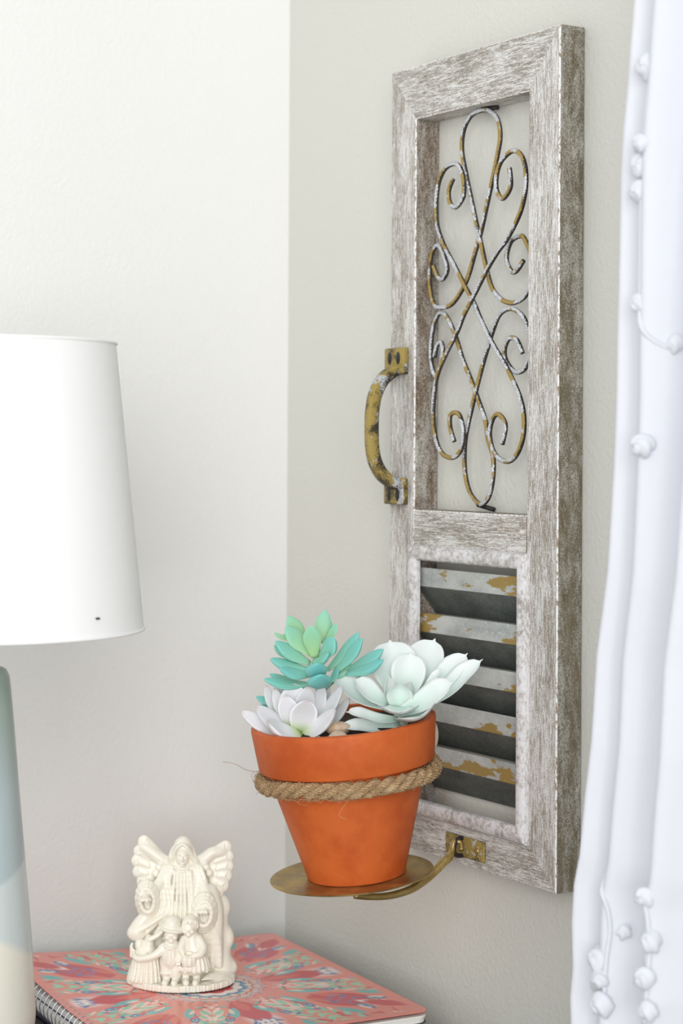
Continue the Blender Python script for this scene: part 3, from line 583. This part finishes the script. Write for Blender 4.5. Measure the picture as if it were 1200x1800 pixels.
# ================================================================ angel figurine (smooth-blended solids, meshed once per part)
import openvdb
class Field:
    def __init__(s, lo, hi, h):
        s.lo = np.array(lo, float); s.h = h; s.n = (np.ceil((np.array(hi)-s.lo)/h)).astype(int)+1
        s.F = np.full(s.n, 8., 'f')
    def win(s, a, b, pad):
        i0 = np.clip(((np.minimum(a, b)-pad-s.lo)/s.h).astype(int), 0, s.n-1); i1 = np.clip(((np.maximum(a, b)+pad-s.lo)/s.h).astype(int)+2, 1, s.n)
        sl = tuple(slice(p, q) for p, q in zip(i0, i1))
        g = [s.lo[k]+s.h*np.arange(i0[k], i1[k]) for k in range(3)]
        return sl, g[0][:, None, None], g[1][None, :, None], g[2][None, None, :]
    def put(s, sl, d, k, cut=False):
        A = s.F[sl]
        if cut: d = -d; h = np.clip(.5-.5*(d-A)/k, 0, 1); s.F[sl] = A*h+d*(1-h)+k*h*(1-h)
        else: h = np.clip(.5+.5*(A-d)/k, 0, 1); s.F[sl] = A*(1-h)+d*h-k*h*(1-h)
    def ell(s, c, r, k=.8, rx=0, ry=0, rz=0, cut=False):
        c, r = np.array(c, float), np.array(r, float); m = r.max()
        sl, x, y, z = s.win(c-m, c+m, 4); R = np.array(Matrix.Rotation(rz, 3, 'Z') @ Matrix.Rotation(ry, 3, 'Y') @ Matrix.Rotation(rx, 3, 'X')).T
        p = [R[i, 0]*(x-c[0])+R[i, 1]*(y-c[1])+R[i, 2]*(z-c[2]) for i in range(3)]
        q = np.sqrt(sum((p[i]/r[i])**2 for i in range(3))); g = np.sqrt(sum((p[i]/r[i]**2)**2 for i in range(3)))+1e-6
        s.put(sl, (q*(q-1)/g).astype('f'), k, cut)
    def cap(s, a, b, r1, r2=None, k=.8, cut=False):
        a, b = np.array(a, float), np.array(b, float); r2 = r1 if r2 is None else r2
        sl, x, y, z = s.win(a, b, max(r1, r2)+4); d = b-a; L2 = d@d+1e-9
        t = np.clip(((x-a[0])*d[0]+(y-a[1])*d[1]+(z-a[2])*d[2])/L2, 0, 1)
        s.put(sl, (np.sqrt((x-a[0]-t*d[0])**2+(y-a[1]-t*d[1])**2+(z-a[2]-t*d[2])**2)-(r1+(r2-r1)*t)).astype('f'), k, cut)
    def path(s, P, r, k=.8, n=4, cut=False):
        Q = smooth_pts(P, n); rr = np.interp(np.linspace(0, 1, len(Q)), np.linspace(0, 1, len(r)), r) if hasattr(r, '__len__') else np.full(len(Q), r)
        for i in range(len(Q)-1): s.cap(Q[i], Q[i+1], rr[i], rr[i+1], k, cut)
    def mesh(s, name, parent, mat):
        g = openvdb.FloatGrid(8.0); g.copyFromArray(np.ascontiguousarray(s.F)); p, q = g.convertToQuads(isovalue=0.)
        p = (p*s.h+s.lo)*mm; me = bpy.data.meshes.new(name)
        me.vertices.add(len(p)); me.vertices.foreach_set('co', p.astype('f').ravel())
        me.loops.add(len(q)*4); me.loops.foreach_set('vertex_index', q[:, ::-1].astype('i').ravel())
        me.polygons.add(len(q)); me.polygons.foreach_set('loop_start', np.arange(0, len(q)*4, 4, dtype='i'))
        me.update(calc_edges=True); me.validate(); me.materials.append(mat)
        bm = bmesh.new(); bm.from_mesh(me); bmesh.ops.recalc_face_normals(bm, faces=bm.faces); bm.to_mesh(me); bm.free()
        me.polygons.foreach_set('use_smooth', [True]*len(me.polygons))
        o = bpy.data.objects.new(name, me); COL.objects.link(o); o.parent = parent; return o
FG = thing('angel_figurine', 'ivory ceramic angel figurine with spread wings and two children standing on the notebook', 'figurine', Vector((-.169, -.140, NZ+.0004))-RV*.0015-DV*.006)
FG.scale = (.955, .955, .985)
FG.rotation_euler = (0, 0, -YAW+math.radians(3))
# base with a ribbed edge
f = Field((-47, -40, -1), (47, 40, 22), .6)
sl, x, y, z = f.win(np.array((-46, -39, 0)), np.array((46, 39, 20)), 0)
th = np.arctan2(y/36, x/42); rad = np.sqrt((x/42.)**2+(y/35.)**2)
ribs = .28*np.sin(th*96)+.22*np.sin(th*61)
d = np.maximum((rad-1+.03*np.clip(2-z, 0, 2))*36-ribs*np.clip(1-z*0, 0, 1)+.0*z, np.maximum(z-6.2-.5*np.sin(x*.4)*np.sin(y*.5), .6-z)); f.put(sl, d.astype('f'), .5)
f.ell((31, 4, 8), (11, 15, 7), 2.5); f.ell((27, -8, 7), (10, 9, 4.5), 2); f.ell((-31, 0, 7), (11, 18, 5), 2)
for k in range(7): f.path([(16+k*1.5, -22+k*3.2, 8.2+k*.5), (24+k, -21+k*3.4, 8.8+k*.6), (34, -16+k*3, 8+k*.5)], .7, .5)
f.mesh('figurine_base', FG, M['ceramic'])
MB().add([(41.3*mm*math.cos(a), 34.4*mm*math.sin(a), z_) for z_ in (-.0002, .0013) for a in np.linspace(0, 2*math.pi, 72, endpoint=False)], [tuple(range(72))[::-1], tuple(range(72, 144))]+[(i, (i+1) % 72, 72+(i+1) % 72, 72+i) for i in range(72)]).build('base_shadow_pad', M['black'], FG, smooth=False)  # thin black pad added as the dark shadow line beneath the base
# angel: robe, cape, sleeves, head
f = Field((-46, -26, 2), (46, 26, 118), .6)
f.path([(0, 6, 90), (0, 5, 70), (0, 6, 45), (0, 7, 8)], (11.5, 13, 19, 24), 2)            # trunk under the cloth
f.path([(-12, 7, 87), (-16, 7, 70), (-19, 8, 45), (-24, 8, 8)], (4.5, 7, 12, 15), 3)
f.path([(12, 7, 86), (16, 7, 66), (21, 8, 40), (24, 8, 8)], (4.5, 10, 13, 14), 3)
f.path([(-14, 4, 88), (0, 3, 91), (14, 4, 88)], 4.2, 2)                                      # shoulders
f.ell((0, 0, 72), (13, 9.5, 24), 1.5)
for xx in (-6.5, -3.6, -.8, 2., 4.8, 7.2):                                                 # robe pleats
    f.path([(xx*.9, -7.5, 88), (xx*1.1, -10.2, 72), (xx*1.35, -13, 50)], 1.25, .6)
for k, xx in enumerate((-17, -14, -11, -8.5)):                                             # cape folds, left of centre
    f.path([(xx*.8-1, -3.5+k*-.6, 91), (xx-2, -6.4-k*.6, 80), (xx-1+k*.6, -9-k*.4, 64), (xx-8+k*2.5, -12, 52), (xx-20+k*5, -12, 44-k*2.2)], (1.6, 1.8, 2.0, 2.4, 2.2), .8)
for k, xx in enumerate((9, 12, 15, 18)):
    f.path([(xx*.8, -4.6, 91), (xx+.2, -7.6, 80), (xx-1.5, -9.6, 66), (xx+1.5+k*1.2, -13, 50), (xx+5+k*2., -13+k*.6, 34), (xx+3+k*3, -13+k, 16)], (1.5, 1.7, 1.8, 2.0, 2.2, 2.4), .8)
# sleeves opening round the hands
f.path([(12, -3, 86), (17, -7, 76), (20, -12, 67), (17, -16, 61)], (3.4, 4, 5, 5.2), 1.5)
f.path([(-12, -3, 86), (-19, -7, 78), (-26.5, -12, 72)], (3.4, 4, 4.2), 1.5)
for c, ra, rb, tz in (((17.5, -19, 58), 6.0, 9.5, .1), ((-27.5, -17, 68), 5.5, 9.0, -.2)):
    for q in (1, 1.25, 1.5):
        P = [(c[0]+ra*q*math.cos(a), c[1]+(q-1)*8, c[2]+rb*q*math.sin(a)+tz*ra*math.cos(a)) for a in np.linspace(0, 2*math.pi, 17)]
        f.path(P, 1.7, 1.0, 1)
f.path([(22, -5, 72), (26, -7, 58), (27, -8, 40), (26, -6, 20)], (6, 6, 5, 6), 2)
f.path([(-28, -8, 66), (-29, -7, 56)], (5, 5), 2)
f.path([(-24, -10, 58), (-32, -12, 50), (-37, -12, 43)], (4.5, 5.5, 5.5), 1.5)                # blown cloak lobe
f.ell((-36, -13, 42), (7.5, 5.5, 6), 1.5)
f.path([(-14, -13, 56), (-24, -16, 50), (-33, -17, 45)], 1.6, .9); f.path([(-10, -14, 50), (-18, -17, 42), (-26, -18, 38)], 1.8, .9)
f.path([(32, 4, 64), (33.5, 2, 58), (31, 2, 50), (31.5, 2, 44), (35, 2, 38), (36, 2, 33), (33, 2, 26), (34, 2, 18), (39, 2, 11)], (3, 4, 4, 4, 4, 4, 4, 4, 5), 3)
f.path([(28, 2, 60), (28, 1, 40), (30, 1, 22), (32, 0, 10)], (7, 7, 7, 8), 3)
for c in ((17.5, -20.5, 57.5), (-27.5, -19, 67)): f.ell((c[0], c[1], c[2]-.5), (3.4, 3.2, 5.2), .8, cut=True)
for c, s in (((17.2, -21, 61.5), 1), ((-29.2, -21, 71), -1)):                               # hands: palm, four fingers, thumb
    f.path([(c[0]+1.5*s*-1, c[1]+9, c[2]+1), (c[0], c[1]+2, c[2]+.5)], (3.0, 2.4), 1)
    f.ell(c, (3.4, 3.2, 1.6), .7, rx=.25)
    for j in range(4): f.path([(c[0]-2.4+1.6*j, c[1]-1.8, c[2]), (c[0]-2.6+1.7*j, c[1]-4.6+abs(j-1.5)*.5, c[2]-.4), (c[0]-2.6+1.7*j, c[1]-6.0+abs(j-1.5)*.6, c[2]-1.8)], .82, .25)
    f.path([(c[0]-3*s, c[1]-.5, c[2]), (c[0]-4.4*s, c[1]-2.4, c[2]-.8), (c[0]-4.6*s, c[1]-3.6, c[2]-1.4)], .85, .3)
f.path([(0, 1, 88), (0, -1, 98)], (4.2, 3.8), 1)
f.ell((.3, 1.5, 103.2), (8.3, 8.0, 10.6), 1)                                                   # hair cap
f.path([(-6.5, 0, 104), (-8.6, -1, 97), (-9.2, -2, 91.5)], (2.8, 3.0, 2.2), 1); f.path([(6.5, 0, 104), (9, -1, 97), (12, -2, 92), (15.5, -3, 89)], (2.8, 3.0, 2.6, 2), 1)
f.ell((0, -4.2, 98.4), (5.4, 5.2, 7.2), .3)                                                    # face
f.ell((0, -9.3, 97.6), (1.0, 1.4, 2.0), .4); f.ell((0, -9.6, 95.1), (2.0, .8, .45), .3, cut=True); f.ell((0, -8.6, 94.2), (1.7, 1.1, .7), .3); f.ell((0, -7.2, 92.4), (2.2, 1.8, 1.4), .8)
for s in (-1, 1):
    f.ell((2.4*s, -9.5, 99.2), (1.8, 1.4, 1.2), .4, cut=True); f.ell((2.3*s, -8.3, 98.9), (1.2, .6, .5), .2); f.ell((2.3*s, -9.2, 100.9), (1.6, .6, .4), .4)
    for k in range(4):
        f.path([(.4*s, -6.6+k*.9, 109-k*.1), (3.9*s+k*.4*s, -7.2+k, 106.5), (7.0*s+k*.5*s, -4.8+k, 101), (8.6*s+.6*k*s, -2.6+k*.6, 93)], 1.0, .45)
for k in range(5): f.path([(-8-k*.9, -4.5, 99-k*1.8), (-10, -5.2, 98-k*1.8), (-12, -3.5, 97.5-k*1.8)], .6, .3); f.path([(8+k*1.2, -4.5, 98-k*1.6), (10.5+k*.6, -5.2, 97-k*1.6), (13+k*.6, -3.5, 96.5-k*1.6)], .6, .3)
f.path([(-6, -5.5, 91), (0, -8.2, 88), (6, -5.5, 91)], .9, .5)
f.mesh('angel', FG, M['ceramic'])
# wings
for side, tips, roots in ((-1, [(-31.5, 110), (-35, 102.5), (-36.8, 95), (-35.5, 86.5), (-32, 78.5)], [(-15, 94), (-16, 91), (-18, 87), (-21, 84), (-24, 81)]),
                          (1, [(35, 105.5), (36.6, 98), (36.4, 90.5), (35, 83), (32.4, 75.5), (28, 70)], [(13, 93), (16, 90), (18, 86), (21, 83), (23, 79), (23, 75)])):
    f = Field((-48, -8, 62), (48, 14, 118), .55)
    for k, ((tx, tz), (rx_, rz_)) in enumerate(zip(tips, roots)):
        dx, dz = tx-rx_, tz-rz_; L = math.hypot(dx, dz)
        for q in range(7):
            t = .25+.75*q/6; f.ell((rx_+dx*t*.97, 2.6+k*-.35, rz_+dz*t*.97), (3.8+1.2*t, 1.9, 4.6+.5*t), .7)
        px_, pz_ = -dz/L, dx/L
        for q in range(9):                                                                # barbs
            t = .45+.055*q; cx0, cz0 = rx_+dx*t, rz_+dz*t
            f.path([(cx0, .2-k*.35, cz0), (cx0+dx/L*2+px_*2.7, .9-k*.35, cz0+dz/L*2+pz_*2.7)], .5, .2); f.path([(cx0, .2-k*.35, cz0), (cx0+dx/L*2-px_*2.7, .9-k*.35, cz0+dz/L*2-pz_*2.7)], .5, .2)
        a = np.array((rx_+dx*.3, -.6-k*.3, rz_+dz*.3-3.7)); b = np.array((tx, .2-k*.3, tz-4.2))
        f.cap(a, b, .7, .7, .5, cut=True)
    s = side
    f.path([(8*s, 2, 92), (17*s, 1, 96), (24*s, 1, 101), (32*s, 2, tips[0][1]-4)], (4, 4.4, 4, 3), 1.5)
    for c in ((19, 90), (21.5, 85.5), (17.5, 93.5)): f.ell((c[0]*s, -1.4, c[1]), (3.1, 2.6, 3.1), .7)
    f.mesh('wing', FG, M['ceramic'])
# tree stump at the left
f = Field((-46, -34, 2), (-10, 6, 46), .6)
f.path([(-28, -12, 4), (-28, -12, 26)], (11.5, 9), 2); f.path([(-38, -6, 5), (-36, -6, 20)], (6, 3), 2)
for k in range(9):
    a = math.radians(196+k*19); f.path([(-28+12.5*math.cos(a), -12+12.5*math.sin(a), 7), (-28+10.8*math.cos(a+.06), -12+10.8*math.sin(a), 17), (-28+9.4*math.cos(a), -12+9.4*math.sin(a), 27+1.5*math.sin(k*2))], (1.6, 1.3, 1.1), .5)
f.ell((-26, -14, 34), (4.2, 5, 7.5), 1.5); f.ell((-33.5, -14, 33), (3.8, 5, 6.5), 1.5)
f.mesh('tree_stump', FG, M['ceramic'])
# child with a sun hat, one arm laid on the stump
def face(f, c, r):
    f.ell(c, (r, r*.95, r*1.12), .5); x, y, z = c
    f.ell((x, y-r*.95, z-r*.15), (r*.16, r*.2, r*.22), .4); f.ell((x, y-r*.86, z-r*.55), (r*.28, r*.14, r*.09), .25); f.ell((x, y-r*.7, z-r*.8), (r*.4, r*.3, r*.28), .5)
    for s in (-1, 1): f.ell((x+s*r*.42, y-r*.86, z+r*.08), (r*.2, r*.1, r*.1), .2); f.ell((x+s*r*.55, y-r*.65, z-r*.3), (r*.35, r*.3, r*.3), .6); f.ell((x+s*r*.42, y-r*1.02, z-r*.08), (r*.22, r*.1, r*.08), .3, cut=True)
f = Field((-44, -40, 4), (4, -8, 64), .5)
face(f, (-8, -25.5, 43.6), 5.4)
f.ell((-7.5, -22.5, 50.5), (7.2, 7, 7), .8); f.ell((-7, -23, 49.2), (10.2, 9.0, 1.5), .8, rx=.28, ry=.12)
f.path([(-15.5, -27, 49), (-12, -31, 47.8), (-7, -32, 47.2), (-2, -31, 46.5), (1.2, -26, 46)], 1.0, .4)
f.path([(-8, -23, 36), (-8, -24, 30), (-8, -24, 24)], (5.4, 7, 7.4), 1.5)
f.path([(-13, -28, 36), (-8, -31, 34.2), (-3, -28, 36)], 1.1, .4); f.path([(-10.5, -31, 34), (-11, -31.5, 27), (-10, -31, 22)], .6, .3); f.path([(-6, -31, 34), (-5.6, -31.5, 27), (-6, -31, 22)], .6, .3); f.path([(-8, -31.6, 33), (-8, -32, 24)], .4, .3)
f.path([(-12, -23, 24), (-11.6, -24, 17), (-11.6, -24, 14)], (5, 4.6, 4.2), 1); f.path([(-4.6, -24, 24), (-4.6, -25, 17), (-4.4, -25, 13)], (5, 4.6, 4.2), 1)
for xx in (-11.6, -4.4):
    for q in range(12):
        a = q*math.pi/6; f.cap((xx+4.1*math.cos(a), -24.6+4*math.sin(a), 14.6), (xx+4.1*math.cos(a+.52), -24.6+4*math.sin(a+.52), 14.6), 1.1, 1.1, .4)
    f.path([(xx, -24.5, 13), (xx, -24.8, 9)], (2.9, 2.7), .8); f.path([(xx-.5, -25.5, 8), (xx-1.2, -30.5, 7.6)], (2.6, 2.4), .8)
f.path([(-14, -24, 34), (-18, -26, 30), (-24, -27, 27), (-33, -25, 25), (-37, -21, 26)], (3.2, 3, 2.4, 2.2, 2.0), .8)
for k in range(4): f.path([(-37, -20, 25+k*1.6), (-39.8, -19, 26.2+k*2.1), (-39, -17, 28+k*2.3)], 1.1, .25)
f.path([(-36.5, -22, 26), (-37.5, -23, 29.5)], 1.0, .3)
f.path([(-2.6, -24, 34), (-.6, -27, 29), (-2.5, -30.5, 24.5)], (3, 2.8, 2.2), .8)
for k in range(4): f.path([(-3.2+k*.9, -31, 24.5-k*.2), (-3.6+k*.9, -32.2, 22.3)], .6, .2)
f.mesh('child_figure', FG, M['ceramic'])
# child in a dress holding a basket
f = Field((-6, -40, 4), (26, -8, 66), .5)
face(f, (5.6, -25, 48), 5.3)
f.ell((7.2, -21.5, 51), (6.9, 6.6, 7.0), .7)
for k in range(8): f.path([(7, -22.5, 57.5), (1.5+k*1.5, -28.2+.12*(k-3.5)**2, 55.2-.12*(k-3.5)**2), (.6+k*1.75, -28.8+.2*(k-3.5)**2, 52.2-.25*(k-3.5)**2)], .7, .25)
f.path([(8, -22, 41), (9, -22, 34), (10, -22, 28), (10.5, -22, 21)], (5.4, 6.6, 8.6, 10), 1.5)
for k in range(9):
    a = math.radians(190+k*20); f.path([(9.5+6.5*math.cos(a), -22+6.5*math.sin(a), 32), (10.5+9.4*math.cos(a), -22+9.4*math.sin(a), 24), (10.5+10.8*math.cos(a), -22+10.4*math.sin(a), 17.2+.8*math.sin(k*2.5))], (1.0, 1.5, 1.9), .5)
f.path([(2, -24, 40), (0, -28, 33), (3.5, -31.5, 28.5)], (3.2, 2.9, 2.1), .8); f.path([(13.4, -24, 40), (17, -27, 34), (15, -31, 30), (10, -33, 29)], (3.3, 3.3, 2.8, 2.0), .8)
for k in range(4): f.path([(9.5, -33.2, 30.2-k*.9), (7.4, -34, 29.8-k*.9)], .6, .2)
f.ell((6.2, -31, 25), (5.6, 5, 4.8), .6); f.ell((6.2, -31, 30.2), (4.2, 3.6, 1.6), .4, cut=True)
for k in range(4): f.path([(6.2+(5.7-abs(k-1.5)*.5)*math.cos(a), -31+(5.2-abs(k-1.5)*.5)*math.sin(a), 22.2+k*1.9) for a in np.linspace(math.pi, 2*math.pi, 7)], .45, .25, 2)
for k in range(6): a = math.pi*(1.08+k*.17); f.path([(6.2+5.0*math.cos(a), -31+4.6*math.sin(a), 21.6), (6.2+5.9*math.cos(a), -31+5.4*math.sin(a), 25), (6.2+5.2*math.cos(a), -31+4.8*math.sin(a), 28.4)], .4, .25)
for xx, q in ((3.4, -.6), (12.0, .9)):
    f.path([(xx, -23, 18), (xx, -23.5, 9)], (3.1, 2.9), .8); f.path([(xx, -25, 8), (xx-q, -30, 7.6)], (2.7, 2.4), .8)
f.path([(-2, -30, 17), (-1, -30, 20), (1, -30, 17.5), (3, -31, 20), (5, -31, 17.5)], 1.2, .5)
f.mesh('child_figure', FG, M['ceramic'])
# ================================================================ lamp
LC = (-.3805, -.2518)
LP = thing('table_lamp', 'table lamp with white linen drum shade and grey-green glazed ceramic base', 'lamp', (LC[0], LC[1], TT))
zs0, zs1 = B+.1857-TT, B+.3756-TT
shp = []
for k in range(13): u_ = k/12; shp.append((.1093+(.0897-.1093)*u_, zs0+(zs1-zs0)*u_))
pr = [(r, z) for r, z in shp]; pr = pr+[(r-.0012, z) for r, z in reversed(shp)]; pr.append(pr[0])
MB().lathe(pr, 160).build('lamp_shade', M['shade'], LP, angle=1.)
for r, z in ((.1093, zs0), (.0897, zs1)):
    MB().tube([(r*math.cos(a), r*math.sin(a), z) for a in np.linspace(0, 2*math.pi, 160, endpoint=False)], .0011, 8, closed=True).build('shade_trim', M['shade'], LP)
bz = [(0, 0), (.026, 0), (.0275, .002), (.032, .018), (.0365, .034), (.0385, .050), (.0385, .060), (.0372, .085), (.0350, .115), (.0315, .155), (.0275, .20), (.0238, .245), (.0210, .274), (.0196, .2805), (.0160, .2845), (.006, .286), (0, .286)]
MB().lathe([(r, z) for r, z in [(q[0], q[1]) for q in smooth_pts([(a, 0, b) for a, b in bz], 4)[:, [0, 2]]]], 96).build('lamp_base', M['glaze'], LP, angle=1.2)
MB().tube([(0, 0, .285), (0, 0, .36)], .005, 12).build('stem', M['brass'], LP)
MB().lathe([(0, .345), (.012, .345), (.013, .35), (.013, .375), (0, .38)], 24).build('bulb_socket', M['brass'], LP)
MB().lathe([(0, .38), (.012, .38), (.02, .40), (.028, .42), (.028, .435), (.02, .452), (0, .46)], 24).build('bulb', M['ceramic'], LP)
for k in range(3):
    a = k*2*math.pi/3; MB().tube([(.010*math.cos(a), .010*math.sin(a), zs1-.012), (.090*math.cos(a), .090*math.sin(a), zs1-.001)], .0012, 6).build('shade_spoke', M['wire'], LP)
pa = math.atan2((-DV).y, (-DV).x)+.92; 
for dz in (0, .0022):
    MB().tube([(.1078*math.cos(pa+dz*6), .1078*math.sin(pa+dz*6), zs0+.0125), (.1095*math.cos(pa+dz*6), .1095*math.sin(pa+dz*6), zs0+.0125)], .0007, 6).build('pin', M['pin'], LP)
# ================================================================ curtain
CE = [(2.1-B, -.600), (.65, -.590), (.5762, -.5829), (.5461, -.5795), (.5259, -.5776), (.5024, -.574), (.4753, -.5716), (.4067, -.569), (.3724, -.5671), (.3379, -.5658), (.3034, -.5634), (.2687, -.5599), (.2339, -.5564), (.1808, -.5458), (.1278, -.5413), (.0918, -.5355), (.0558, -.5313), (.0372, -.5263), (.0121, -.5248), (-.0159, -.5268), (-.0341, -.5246), (-.0528, -.5262), (-.2, -.526), (.02-B, -.52)]
CE.sort(); cz = np.array([c[0] for c in CE]); cy = np.array([c[1] for c in CE])
zg = np.concatenate([np.linspace(.02-B, -.08, 24, endpoint=False), np.linspace(-.08, .62, 150, endpoint=False), np.linspace(.62, 2.1-B, 30)])
ug = np.concatenate([np.linspace(0, .16, 90, endpoint=False), np.linspace(.16, .48, 60)])
V = []
def cx_(u, z):
    g = min(1, u/.02)
    k = 1+.25*max(0, .35-z)
    return -.09 + g*(.011*math.sin(2*math.pi*u*k/.052+.8+.9*z) + .0025*math.sin(2*math.pi*u/.023*k+2.2*z+1.) + .003*math.sin(2*math.pi*u/.083-5*z)) + .002*math.sin(9*z+u*30) - .006*(1-g)
for z in zg:
    ye = np.interp(z, cz, cy)
    for u_ in ug: V.append((cx_(u_, z), ye-u_*(1+.15*max(0, .3-z)), z+B))
nu, nz = len(ug), len(zg)
F = [(j*nu+i, j*nu+i+1, (j+1)*nu+i+1, (j+1)*nu+i) for j in range(nz-1) for i in range(nu-1)]
CUR = thing('curtain', 'white gathered curtain with rosebud appliques hanging in front of the right wall', 'curtain', (0, 0, 0))
cu = MB().add(V, F).build('curtain_panel', M['cloth'], CUR); md = cu.modifiers.new('thickness', 'SOLIDIFY'); md.thickness = .0008
def bud_mesh():
    m = MB(); nu, nv = 28, 16; V = []
    for j in range(nv+1):
        for i in range(nu):
            t, f = math.pi*j/nv, 2*math.pi*i/nu; q = 1+.10*math.sin(3*f+4*t)+.05*math.sin(6*t+2*f)
            V.append((.0062*q*math.cos(t)*.9, .0060*q*math.sin(t)*math.cos(f), .0068*q*math.sin(t)*math.sin(f)))
    return m.add(V, [(j*nu+i, j*nu+(i+1) % nu, (j+1)*nu+(i+1) % nu, (j+1)*nu+i) for j in range(nv) for i in range(nu)])
FL = [(-.6091, .5331, 1.25), (-.6023, .4885, .9), (-.611, .4874, .9), (-.605, .4749, 1.1), (-.604, .460, 1.2), (-.6056, .3933, .9), (-.622, .3694, .9), (-.6099, .3092, 1.15), (-.5657, -.0044, 1.3), (-.5595, -.0195, 1.25), (-.5716, -.0145, .9), (-.5735, -.0289, 1.2), (-.5795, .0148, .8), (-.6171, .0449, 1.0), (-.6208, .0193, 1.05), (-.6175, -.0028, 1.1), (-.609, -.0187, .9), (-.6201, -.021, 1.0)]
f0 = None
def surf(y, z):
    ye = np.interp(z, cz, cy); u_ = max(0, (ye-y)/(1+.15*max(0, .3-z))); return cx_(u_, z)
for k, (y, z, s_) in enumerate(FL):
    y += .012; x_ = surf(y, z)
    if f0 is None: f0 = o = bud_mesh().build('fabric_rosebud', M['cloth'], CUR)
    else: o = f0.copy(); COL.objects.link(o); o.parent = CUR
    o.location = (x_-.002, y, z+B); o.scale = (s_,)*3; o.rotation_euler = (k*1.1, .2*math.sin(k), .3*math.cos(k*2))
for pts in ([(-.5647, .0619), (-.566, .060), (-.571, .059)], [(-.5647, .052), (-.569, .040), (-.5735, .032), (-.575, .02), (-.5745, .0), (-.5740, -.03)], [(-.6171, .045), (-.6195, .03), (-.619, .0), (-.616, -.03)], [(-.607, .455), (-.606, .42), (-.6065, .39), (-.615, .372), (-.622, .365)], [(-.6091, .53), (-.606, .50), (-.605, .47)]):
    P = [(surf(y+.012, z)-.0012, y+.012, z+B) for y, z in smooth_pts([(a, b, 0) for a, b in pts], 8)[:, :2]]
    MB().tube(P, .0016, 6).build('ribbon_stem', M['cloth'], CUR)
